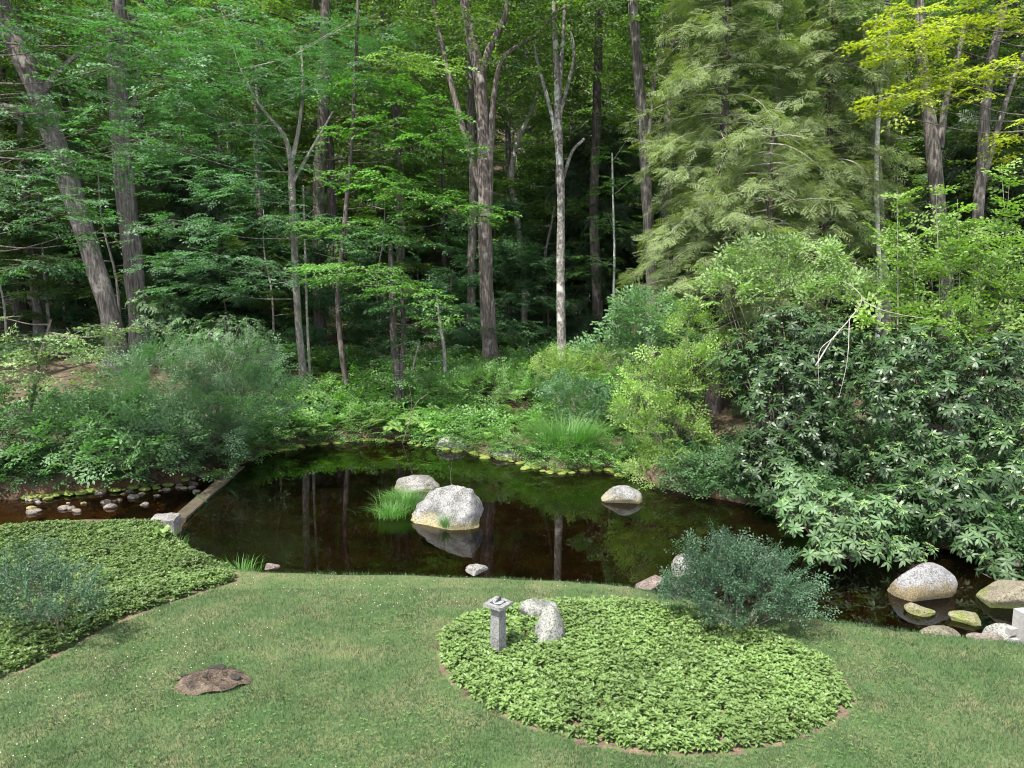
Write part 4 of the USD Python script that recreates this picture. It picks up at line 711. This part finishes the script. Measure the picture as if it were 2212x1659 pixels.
# upright leafy shoots before the right trees
r = rng_of(71)
for k, (px, py, h) in enumerate([(1950, 500, 150), (2010, 470, 120), (2075, 520, 150), (2150, 430, 130), (2190, 480, 160), (1990, 560, 90), (2120, 560, 120)]):
    Yd = 18.8; top = at_y(px + r.uniform(-25, 25), py - h * .6, Yd); bt = at_y(px, py + 200, Yd); bt[2] = gz(bt[0], Yd); t = thing('leafy_shoot', 'tall upright leafy shoot above the right edge shrubs', 'shrub', bt, group='upright shoots at right')
    mid = (top + bt) / 2 + r.normal(0, .15, 3); part('stem', tube([bt, mid, top], [.02, .014, .005], 5), 'twig_grey', t, True, off=bt); n = 46
    u = r.uniform(.35, 1, n); P = bt + (top - bt) * u[:, None] + (mid - (top + bt) / 2) * (4 * u * (1 - u))[:, None]; az = r.uniform(0, 6.28, n); H = np.stack([np.cos(az), np.sin(az), .5 + 0 * az], 1); lk, temps, _ = SP['big_oval']
    part('foliage', expand(P, H, np.tile([0, 0, 1.0], (n, 1)) + r.normal(0, .2, (n, 3)), r.uniform(.5, 1.0, n), temps, lk, r), 'lime_shrub', t, off=bt)
# ------------------------------------------------------------------ bare branches
def branch(name, label, pts, rad, mat, cat='branch', subs=()):
    b0 = np.array(at_y(*pts[0])); t = thing(name, label, cat, b0); part('stem', tube([at_y(*p) for p in pts], np.linspace(rad, rad * .3, len(pts)), 6), mat, t, True, off=b0)
    for s in subs: part('side_branch', tube([at_y(*p) for p in s], np.linspace(rad * .6, rad * .2, len(s)), 5), mat, t, True, off=b0)
branch('bare_branch', 'pale bare forked branch lying across the right rhododendron', [(1762, 790, 16.3), (1800, 730, 16.3), (1835, 690, 16.2), (1862, 648, 16.2), (1845, 622, 16.3), (1822, 608, 16.4)], .018, 'twig_grey', subs=[[(1862, 648, 16.2), (1900, 668, 16.1), (1960, 682, 16.0), (2020, 690, 15.9)], [(1800, 730, 16.3), (1770, 760, 16.1), (1768, 830, 15.9)], [(1835, 690, 16.2), (1830, 780, 15.9), (1812, 860, 15.8)]])
branch('bare_branch', 'thin bare branch leaning out of the ferns at the far pond edge', [(868, 962, 24.9), (885, 910, 24.7), (900, 870, 24.6), (925, 850, 24.5)], .022, 'twig', subs=[[(885, 910, 24.7), (889, 870, 24.6), (884, 830, 24.6)]])
branch('rock_weed', 'thin leafy weed stem rising behind the white pond boulder', [(975, 1060, 17.6), (974, 1020, 17.6), (978, 985, 17.5)], .006, 'twig', 'plant', subs=[[(974, 1020, 17.6), (968, 1005, 17.5)], [(975, 1045, 17.6), (990, 1058, 17.4)]])
r = rng_of(88); TB = thing('bare_bush', 'tangle of bare grey twigs behind the arching left shrub', 'bush', base_at(450, 24.5)); b0 = np.array(base_at(450, 24.5))
for k in range(26):
    e = at_y(r.uniform(400, 560), r.uniform(680, 790), 24.3 + r.normal(0, .5)); m = (b0 + e) / 2 + r.normal(0, .35, 3); part('twig', tube([b0 + r.normal(0, .1, 3), m, (m + e) / 2 + r.normal(0, .2, 3), e], [.010, .007, .005, .002], 4), 'twig_grey', TB, True, off=b0)
# ------------------------------------------------------------------ trees the photograph shows one by one
grown_tree('maple_tree', 'big maple with cool green boughs hanging in from the upper left', 'tree', [[(-150, 900, 18.5, 18), (-140, 500, 18.4, 16), (-120, 150, 18.2, 13), (-100, -200, 18, 9)]],
    [(120, 60, 17.6, 150, 60), (260, 50, 17.2, 120, 40), (340, 110, 17.0, 95, 30), (400, 175, 16.8, 70, 20), (230, 150, 17.4, 90, 30), (60, 240, 17.8, 80, 30), (210, 275, 17.4, 100, 26), (300, 310, 17.0, 85, 24), (350, 285, 16.8, 50, 16), (60, 330, 17.4, 110, 45), (150, 350, 17.0, 90, 34),
     (70, 420, 16.8, 120, 40), (140, 460, 16.4, 70, 26), (175, 500, 16.2, 36, 18), (340, 485, 17.0, 70, 10), (30, 480, 16.9, 60, 30), (460, 40, 17.8, 90, 40), (130, 200, 18, 110, 40), (100, 560, 17.4, 60, 14), (20, 580, 17.6, 60, 24)], 'maple_near', 'maple_cool', 'bark_dark', 201, dens=2.8, twig=True, limb_r=.014)
grown_tree('young_maple', 'young maple with pale sunlit leaves over the left bank', 'tree', [[(60, 930, 20.5, 6), (80, 800, 20.3, 5), (110, 690, 20, 3)]],
    [(60, 745, 19.5, 80, 24), (180, 712, 19.3, 95, 14), (290, 708, 19.0, 55, 10), (90, 805, 19.4, 95, 22), (185, 800, 19.0, 60, 18), (20, 690, 19.8, 40, 12), (215, 755, 19.3, 50, 12), (110, 760, 19.6, 90, 16)], 'maple_near', 'maple_pale', 'twig', 202, dens=2.6, twig=True, limb_r=.02, sides=7)
grown_tree('oak_tree', 'thick leaning furrowed trunk at the far left', 'tree', [[(255, 770, 30, 27), (235, 670, 30, 25), (200, 560, 30, 24), (150, 400, 30, 25), (90, 220, 30, 25), (20, 60, 30, 24), (-50, -120, 30, 20)], [(85, 210, 30, 9), (130, 150, 29.8, 7), (200, 100, 29.5, 4), (280, 90, 29, 2)], [(60, 240, 30, 8), (0, 230, 30, 6), (-60, 260, 30, 4)]],
    [], 'beech_far', 'forest', 'bark_oak', 203, high=(13, 22, 5, 260, 'forest'))
grown_tree('oak_tree', 'thick straight furrowed trunk, second from the left', 'tree', [[(303, 730, 32, 25), (290, 590, 32, 24), (275, 450, 32, 24), (262, 300, 32, 24), (254, 160, 32, 24), (250, -60, 32, 22)], [(262, 300, 32, 8), (290, 220, 31.8, 6), (300, 140, 31.5, 3)]],
    [], 'beech_far', 'forest', 'bark_oak', 204, high=(13, 23, 5, 260, 'forest'))
grown_tree('beech_tree', 'slim pale trunk forking into layered blue-green foliage left of centre', 'tree', [[(656, 812, 30, 10), (645, 700, 30, 9), (637, 560, 30, 9), (631, 420, 30, 9), (628, 350, 30, 8), (612, 290, 30, 5), (560, 225, 29.8, 3), (520, 150, 29.5, 2)], [(629, 360, 30, 6), (645, 280, 30, 5), (655, 190, 30, 4), (650, 100, 30, 2)], [(630, 400, 30, 5), (680, 310, 29.6, 3), (720, 240, 29.3, 2)]],
    [(640, 115, 29.2, 170, 45), (740, 60, 29.0, 110, 40), (690, 175, 28.8, 130, 26), (560, 190, 29.2, 120, 36), (520, 280, 29.4, 110, 34), (500, 90, 29.6, 120, 40), (480, 400, 29.2, 120, 36), (560, 480, 28.8, 120, 26), (500, 560, 28.4, 130, 30), (590, 600, 28.4, 80, 22), (450, 620, 28.6, 90, 20), (600, 350, 29.6, 100, 26), (400, 330, 29.2, 110, 30), (390, 230, 29.4, 110, 40), (400, 480, 28.6, 100, 24), (540, 400, 28.8, 90, 20), (430, 130, 29.6, 90, 40), (380, 560, 28.2, 80, 18), (660, 470, 29, 70, 18)], 'beech', 'beech', 'bark_pale', 205, dens=3.0)
grown_tree('sapling', 'very thin pale sapling beside the slim pale trunk', 'tree', [[(670, 812, 29.7, 4), (664, 700, 29.7, 3.5), (660, 560, 29.7, 3), (655, 400, 29.7, 2)]], [(690, 500, 29.5, 60, 16), (640, 420, 29.7, 50, 14)], 'beech', 'beech', 'bark_pale', 206, flare=False, limb_r=.01, sides=6)
grown_tree('oak_tree', 'dim broad trunk behind the slim pale trunk', 'tree', [[(693, 770, 35, 17), (688, 600, 35, 15), (690, 400, 35, 15), (700, 220, 35, 14), (705, -40, 35, 12)]], [], 'beech_far', 'forest', 'bark_dark', 207, high=(13, 24, 5, 260, 'forest'))
grown_tree('maple_tree', 'maple with bright layered boughs left of the tall main trunk', 'tree', [[(752, 850, 28.5, 8), (738, 760, 28.5, 7), (730, 640, 28.5, 6.5), (745, 480, 28.5, 6), (760, 300, 28.5, 5), (770, 100, 28.5, 4), (775, -60, 28.5, 3)]],
    [(870, 135, 27.4, 85, 22, None, 'maple_pale'), (800, 175, 27.8, 100, 26), (890, 235, 27.2, 95, 20), (820, 280, 27.8, 100, 24), (930, 310, 27, 90, 18), (800, 380, 27.6, 110, 24), (880, 410, 27.2, 110, 20), (960, 440, 26.8, 100, 18), (1035, 462, 26.5, 48, 14), (760, 480, 27.8, 110, 20), (850, 510, 27.2, 110, 22, None, 'maple_cool'), (960, 290, 27, 60, 14)], 'maple', 'maple_fresh', 'bark_dark', 208, dens=3.0)
grown_tree('maple_tree', 'lower bright green maple over the bank in front of the dark trunks', 'tree', [[(862, 830, 27, 12), (852, 740, 27, 11), (848, 640, 27, 9), (842, 520, 27, 6)], [(868, 826, 26.9, 8), (872, 700, 27, 7), (866, 600, 27, 4)]],
    [(745, 565, 26.2, 95, 13), (715, 600, 26.2, 55, 10), (800, 595, 26, 80, 12), (860, 620, 25.8, 75, 12), (905, 650, 25.6, 45, 14), (830, 650, 26.4, 70, 14, None, 'maple_cool'), (925, 690, 25.6, 45, 12)], 'maple', 'maple_fresh', 'bark_dark', 209, dens=3.2, limb_r=.025)
grown_tree('sapling', 'small pale leafy sapling between the dark twin trunk and the main trunk', 'tree', [[(960, 765, 28, 5), (950, 700, 28, 4), (944, 640, 28, 3)], [(890, 800, 27, 3), (905, 740, 27, 2)]], [(920, 720, 26.8, 60, 16), (890, 770, 26.6, 60, 14), (950, 670, 27, 45, 12), (870, 810, 26.8, 50, 12)], 'beech', 'viburnum', 'bark_pale', 210, flare=False, limb_r=.012, sides=6, dens=1.5)
grown_tree('tulip_tree', 'tall main trunk at centre with forked top and leaning stem', 'tree', [[(1064, 806, 32, 24), (1058, 740, 32, 20), (1050, 600, 32, 18), (1047, 450, 32, 17.5), (1045, 300, 32, 17), (1036, 165, 32, 16), (1020, 90, 32, 13), (1003, 0, 32, 11), (985, -120, 32, 9)], [(1040, 160, 32, 11), (1062, 95, 32, 9), (1090, 40, 32, 9), (1102, -20, 32, 8), (1120, -120, 32, 6)], [(1056, 470, 32, 9), (1060, 330, 31.8, 8), (1068, 200, 31.5, 7), (1085, 130, 31.3, 6), (1125, 95, 31, 5.5), (1165, 70, 30.8, 5), (1195, 30, 30.5, 4.5), (1235, 10, 30.3, 3)], [(1045, 430, 32.4, 8), (1030, 380, 32.6, 8), (1012, 320, 32.8, 8), (985, 220, 33, 7), (962, 130, 33.2, 6), (945, 50, 33.4, 5.5), (925, -60, 33.6, 4)]],
    [], 'beech_far', 'forest_olive', 'bark_main', 211, high=(13.5, 24, 5.5, 380, 'forest_olive'), sides=14)
grown_tree('oak_tree', 'pale brown trunk just behind the tall main trunk', 'tree', [[(1018, 760, 36, 13), (1018, 600, 36, 11), (1022, 400, 36, 10), (1015, 200, 36, 9), (1010, -40, 36, 7)]], [], 'beech_far', 'forest', 'bark_oak', 212, high=(14, 24, 4.5, 240, 'forest'))
grown_tree('birch_tree', 'spotted grey trunk with many forks right of the main trunk', 'tree', [[(1213, 780, 31, 12), (1211, 600, 31, 11), (1212, 440, 31, 10), (1207, 300, 31, 10), (1204, 200, 31, 8), (1200, 100, 31, 7), (1195, -40, 31, 5)], [(1208, 340, 31, 6), (1190, 240, 31, 5), (1165, 150, 31, 4), (1150, 80, 31, 3)], [(1206, 260, 31, 6), (1225, 190, 31, 4.5), (1240, 120, 31, 4), (1232, 60, 31, 3)], [(1212, 400, 31.2, 5), (1235, 330, 31.4, 4), (1262, 300, 31.5, 3.5)], [(1208, 220, 31, 5), (1215, 100, 31, 5), (1222, -20, 31, 4)]],
    [], 'beech_far', 'forest_olive', 'bark_spot', 213, high=(13, 22, 4.5, 300, 'forest_olive'))
grown_tree('birch_tree', 'thin leaning grey trunk between the main trunk and the spotted trunk', 'tree', [[(1132, 610, 38, 8), (1118, 480, 38, 8), (1105, 380, 38, 7), (1120, 300, 38, 6), (1160, 200, 38, 5), (1130, 100, 38, 4)]], [(1105, 560, 36, 90, 22), (1130, 640, 35, 90, 20), (1090, 700, 33, 70, 18)], 'beech', 'maple_cool', 'bark_pale', 214, high=(13, 20, 3.5, 160, 'forest_olive'))
grown_tree('oak_tree', 'tall straight grey trunk with a thin side stem left of the hemlocks', 'tree', [[(1408, 640, 31, 15), (1402, 520, 31, 14), (1396, 400, 31, 14), (1388, 270, 31, 13.5), (1378, 150, 31, 13), (1366, 0, 31, 12), (1355, -120, 31, 10)], [(1396, 330, 31, 6), (1405, 260, 31, 5), (1412, 180, 31, 4.5), (1430, 100, 31, 4), (1455, 10, 31, 3)]], [], 'beech_far', 'forest', 'bark_oak', 215, high=(13.5, 24, 5, 320, 'forest'))
grown_tree('oak_tree', 'short dark trunk behind the cool green shrub', 'tree', [[(1293, 720, 36, 14), (1288, 600, 36, 13), (1283, 450, 36, 12), (1290, 200, 36, 11), (1295, -60, 36, 9)]], [], 'beech_far', 'forest_dark', 'bark_dark', 216, high=(12, 23, 5, 260, 'forest'))
grown_tree('birch_tree', 'slender white birch stem left of the tall straight grey trunk', 'tree', [[(1325, 665, 34, 3.2), (1327, 540, 34, 3), (1324, 420, 34, 2.6), (1322, 330, 34, 2)]], [(1320, 480, 33.6, 45, 26), (1350, 400, 33.6, 55, 22), (1290, 560, 33.6, 40, 20), (1335, 330, 33.6, 45, 20)], 'beech', 'maple_fresh', 'bark_white', 217, flare=False, limb_r=.01, sides=6)
grown_tree('pine_tree', 'pale flaking trunk rising through the hemlocks', 'tree', [[(1912, 700, 29, 15), (1900, 520, 29, 14), (1893, 380, 29, 14), (1882, 260, 29, 13.5), (1868, 140, 29, 13), (1850, 0, 29, 11), (1838, -100, 29, 10)], [(1870, 180, 29, 6), (1900, 120, 29, 5), (1915, 40, 29, 4)]], [], 'hem', 'hemlock', 'bark_pale', 218, high=(14, 21, 4, 120, 'forest_olive'))
grown_tree('birch_tree', 'thin white forked stem right of the pale flaking trunk', 'tree', [[(1900, 640, 27.5, 6), (1896, 500, 27.5, 5.5), (1893, 380, 27.5, 5.5), (1897, 260, 27.5, 5), (1905, 180, 27.5, 4), (1915, 100, 27.5, 3), (1935, 10, 27.5, 2)], [(1896, 200, 27.5, 4), (1888, 130, 27.4, 3), (1893, 20, 27.3, 2)]], [], 'beech', 'forest_olive', 'bark_white', 219, flare=False)
grown_tree('oak_tree', 'furrowed grey trunk with glowing yellow maple leaves beside it at upper right', 'tree', [[(2045, 640, 27, 18), (2030, 480, 27, 17), (2016, 330, 27, 18), (2005, 240, 27, 16), (1990, 100, 27, 12), (1985, -60, 27, 10)], [(2030, 320, 27, 10), (2045, 210, 27, 8), (2070, 120, 27, 6), (2085, 40, 27, 4)]], [], 'beech_far', 'forest_olive', 'bark_oak', 220, high=(13, 20, 4.5, 200, 'forest_olive'))
grown_tree('oak_tree', 'grey forked trunk near the upper right corner', 'tree', [[(2105, 640, 26, 14), (2112, 470, 26, 13), (2122, 340, 26, 13), (2130, 230, 26, 12), (2142, 130, 26, 11), (2165, 30, 26, 9), (2180, -80, 26, 8)], [(2116, 420, 26, 8), (2140, 330, 26, 8), (2160, 260, 26, 7), (2190, 170, 26, 5), (2215, 110, 26, 4)]], [], 'beech_far', 'forest_olive', 'bark_oak', 221, high=(14, 20, 4, 120, 'forest_olive'))
grown_tree('maple_tree', 'glowing yellow-leaved maple boughs at upper right', 'tree', [[(2330, 900, 24, 10), (2325, 400, 24, 8), (2320, 100, 24, 6), (2310, -150, 24, 4)]],
    [(2000, 85, 23.4, 110, 22), (1955, 120, 23.2, 70, 12), (2070, 60, 23.4, 80, 18), (1950, 215, 23, 65, 16), (2030, 200, 23, 90, 14), (1915, 243, 22.9, 34, 8), (2110, 150, 23, 90, 14), (2170, 138, 23, 60, 10), (2060, 170, 23.2, 80, 10), (2160, 30, 23.6, 80, 26), (2190, 290, 22.8, 50, 26), (2000, 30, 23.8, 90, 18)], 'maple', 'maple_yellow', 'twig', 222, dens=3.2, limb_r=.02)
# hemlocks: drooping feathery branches in whorls down a trunk
def hemlock(name, label, px, Yd, top_px, low_px, half_px, seed, mat='hemlock', dens=1.0, kind='hem', droop=.35, barkm='bark_dark', right=1.0):
    r = rng_of(seed); x = at_y(px, 600, Yd)[0]; zt, zl = at_y(px, top_px, Yd)[2], at_y(px, low_px, Yd)[2]; g = gz(x, Yd); base = np.array([x, Yd, g]); t = thing(name, label, 'hemlock tree', base); R = half_px * m_per_px(Yd); P, H, bm = [], [], []
    part('trunk', tube([(0, 0, -.1), (.05, 0, (zt - g) * .4), (0, .05, (zt - g) * .8), (0, 0, zt - g)], [.22, .17, .08, .02], 9, .3, seed, 5, flare=.2), barkm, t, True)
    zz = zl; k_ = 0
    while zz < zt - .3:
        f = (zt - zz) / (zt - zl); f = min(1, .45 + .6 * f)
        for k in range(3):
            k_ += 1; az = k_ * 2.4 + r.uniform(-.5, .5); L = R * f * r.uniform(.45, 1.15) * (right if math.cos(az) > 0 else 1); d = np.array([math.cos(az), math.sin(az), 0]); side = np.cross([0, 0, 1.0], d); rise, dr, bend = r.uniform(-.15, .4), droop * r.uniform(.5, 1.7), r.normal(0, .25)
            def on(u): u = np.asarray(u, float); return np.array([x, Yd, zz]) + np.multiply.outer(L * u, d) + np.multiply.outer(bend * L * u * u, side) + np.multiply.outer(rise * L * u - dr * L * u * u, [0, 0, 1.0])
            bm.append(tube(on([0, .3, .6, .8, .97]), [.026, .019, .012, .008, .003], 4, per=2))
            n = max(6, int(dens * L * 20)); u = r.uniform(.12, 1.02, n) ** .75; sw = r.normal(0, .27, n) * L * (1.15 - u) * .8
            q_ = on(u) + sw[:, None] * side + np.outer(-.25 * np.abs(sw) + r.normal(0, .10, n), [0, 0, 1.0])
            P.append(q_); H.append(d + side * (np.sign(sw) * r.uniform(.1, 1.3, n))[:, None] + np.outer(r.normal(-.25, .5, n) - .3 * u, [0, 0, 1.0]))
        zz += r.uniform(.16, .34)
    P, H = np.vstack(P), np.vstack(H); n = len(P)
    part('limbs', joined(bm), 'twig_grey' if mat == 'hemlock' else 'twig', t, True, off=base)
    scatter('crown', t, P, H, np.array([0, 0, 1.0]) + r.normal(0, .4, (n, 3)), r.uniform(.6, 1.2, n), kind, mat, r, base)
    return t
hemlock('hemlock_tree', 'sunlit feathery hemlock filling the upper right centre', 1550, 27.0, -420, 640, 185, 231, dens=1.0)
hemlock('hemlock_tree', 'sunlit hemlock in front of the pale flaking trunk', 1770, 27.8, -420, 600, 160, 232, dens=1.0)
hemlock('hemlock_tree', 'lower sunlit hemlock in front of the other two hemlocks', 1655, 24.8, 250, 690, 190, 233, dens=1.0)
hemlock('hemlock_tree', 'shaded hemlock behind the spotted trunk', 1290, 39, 250, 700, 150, 234, 'hemlock_shaded', .45, 'hem_far')
hemlock('hemlock_tree', 'shaded hemlock behind the thick left trunks', 420, 37, 300, 760, 150, 235, 'hemlock_shaded', .45, 'hem_far')
hemlock('hemlock_tree', 'shaded hemlock at the right edge behind the forked grey trunk', 2120, 33, 200, 640, 170, 236, 'hemlock_shaded', .45, 'hem_far')
# ------------------------------------------------------------------ the wood behind: one model of each kind, then copies
def wood_tree(name, label, group, H_, crown0, rad, n, mat, barkm, seed, kind='far', tr=.2, layered=False):
    r = rng_of(seed); t = thing(name, label, 'tree', group=group); top = np.array([r.uniform(-.6, .6), r.uniform(-.6, .6), H_ * .92])
    sk = [np.array([0, 0, -.3]), np.array([r.uniform(-.2, .2), r.uniform(-.2, .2), H_ * .35]), top * .7 + r.normal(0, .15, 3) * [1, 1, 0], top]
    part('trunk', tube(sk, [tr, tr * .8, tr * .5, .03], 8, .3, seed, 4, flare=tr), barkm, t, True); P, Hh, lm = [], [], []; nl = max(8, int((H_ - crown0) * 1.8)); per = n // nl
    for k in range(nl):
        u = (k + r.uniform(0, 1)) / nl; z = crown0 + (H_ - crown0) * u * .97; o = trunk_at(np.array(sk), z); az = k * 2.4 + r.uniform(-.6, .6); L = rad * math.sqrt(max(.06, 1 - (1.75 * u - .75) ** 2)) * r.uniform(.65, 1.15); d = np.array([math.cos(az), math.sin(az), 0]); rise = r.uniform(.05, .5) * (0.4 if layered else 1)
        e = o + d * L + [0, 0, rise * L]; lm.append(tube([o, o + d * L * .5 + [0, 0, rise * L * .6], e], [tr * .3, tr * .17, .01], 4, per=2))
        m = int(per * (.5 + L / rad)); v = r.uniform(.3, 1.05, m); c = o + (e - o) * v[:, None]; sd = np.cross([0, 0, 1.0], d); q_ = c + sd * (r.normal(0, .32, m) * L * .6)[:, None] + np.outer(r.normal(0, .12 if layered else .35, m), [0, 0, 1.0])
        P.append(q_); Hh.append(d + sd * r.normal(0, .7, m)[:, None] + np.outer(r.normal(-.1, .2, m), [0, 0, 1.0]))
    P, Hh = np.vstack(P), np.vstack(Hh); n = len(P); lk, temps, _ = SP[kind]; part('limbs', joined(lm), barkm, t, True)
    part('crown', expand(P, Hh, np.array([0, 0, 1.0]) + r.normal(0, .3, (n, 3)), r.uniform(.75, 1.2, n), temps, lk, r), mat, t); return t
KINDS = []
specs = [('forest_tree', 'tall leafy forest tree standing in the wood behind', 21, 6, 3.6, 400, 'forest', 'bark_dark', 'far', .24, 0), ('forest_tree', 'tall leafy forest tree standing in the wood behind', 24, 8, 4.0, 420, 'forest_olive', 'bark_oak', 'far', .26, 0), ('forest_tree', 'tall leafy forest tree standing in the wood behind', 19, 4, 3.4, 400, 'forest', 'bark_oak', 'far', .2, 0),
         ('forest_tree', 'tall leafy forest tree standing in the wood behind', 23, 10, 4.2, 380, 'maple_cool', 'bark_dark', 'far', .28, 0),
         ('understory_tree', 'low layered young tree in the shade of the wood', 7.5, 1.0, 2.2, 260, 'maple_cool', 'bark_dark', 'beech_far', .07, 1), ('understory_tree', 'low layered young tree in the shade of the wood', 9, 1.6, 2.6, 280, 'forest', 'bark_pale', 'beech_far', .08, 1), ('understory_tree', 'low layered young tree in the shade of the wood', 6, .7, 1.9, 220, 'beech', 'bark_dark', 'beech_far', .06, 1)]
for k, s in enumerate(specs): KINDS.append((wood_tree(s[0], s[1], 'trees of the wood behind' if k < 4 else 'young trees under the wood', *s[2:8], 600 + k, s[8], s[9], bool(s[10])), s))
custom_xy = [(at_y(px, 600, Y_)[0], Y_) for px, Y_ in ((240, 30), (300, 32), (640, 30), (690, 35), (740, 28.5), (860, 27), (1055, 32), (1018, 36), (1212, 31), (1400, 31), (1290, 36), (1900, 29), (2040, 27), (2110, 26), (1560, 27), (1760, 27.6), (1290, 39), (420, 37), (2120, 33))]
r = rng_of(91); placed = list(custom_xy); first = set()
def place(kinds, x, y, s):
    k = kinds[r.integers(0, len(kinds))]; src, sp_ = KINDS[k]; a = ((x, y, gz(x, y) - .05), r.uniform(0, 360), (s, s, s * r.uniform(.9, 1.12)))
    if k not in first: first.add(k); move(src, *a)
    else: copy_of(src, sp_[0], *a, sp_[1], 'tree', 'trees of the wood behind' if k < 4 else 'young trees under the wood')
tries = 0; cnt = 0
while cnt < 285 and tries < 9000:
    tries += 1; y = 35 + 85 * r.uniform() ** 1.2; x = r.uniform(-1, 1) * (.78 * y + 3)
    if abs(y - 44.5) < 2.4 or (x > 3 and x < 16 and y < 36): continue
    if min((x - a) ** 2 + (y - b) ** 2 for a, b in placed) < (2.6 + .02 * y) ** 2: continue
    placed.append((x, y)); cnt += 1; place([0, 1, 2, 3], x, y, r.uniform(.85, 1.2))
tries = 0; cnt = 0; pl2 = []
while cnt < 190 and tries < 9000:
    tries += 1; y = r.uniform(33.5, 64); x = r.uniform(-1, 1) * (.75 * y)
    if abs(y - 44.5) < 2.2 or (x > 2 and x < 16 and y < 34.5): continue
    if pl2 and min((x - a) ** 2 + (y - b) ** 2 for a, b in pl2) < 2.0 ** 2: continue
    pl2.append((x, y)); cnt += 1; place([4, 5, 6], x, y, r.uniform(.7, 1.25))
# trees at the view edges; unseen left pair placed to shade the left bank
for x, y, s in ((-22, 26, 1.05), (-24, 33, 1.0), (21, 29, .9), (24, 36, 1)): place([0, 1, 2, 3], x, y, s)
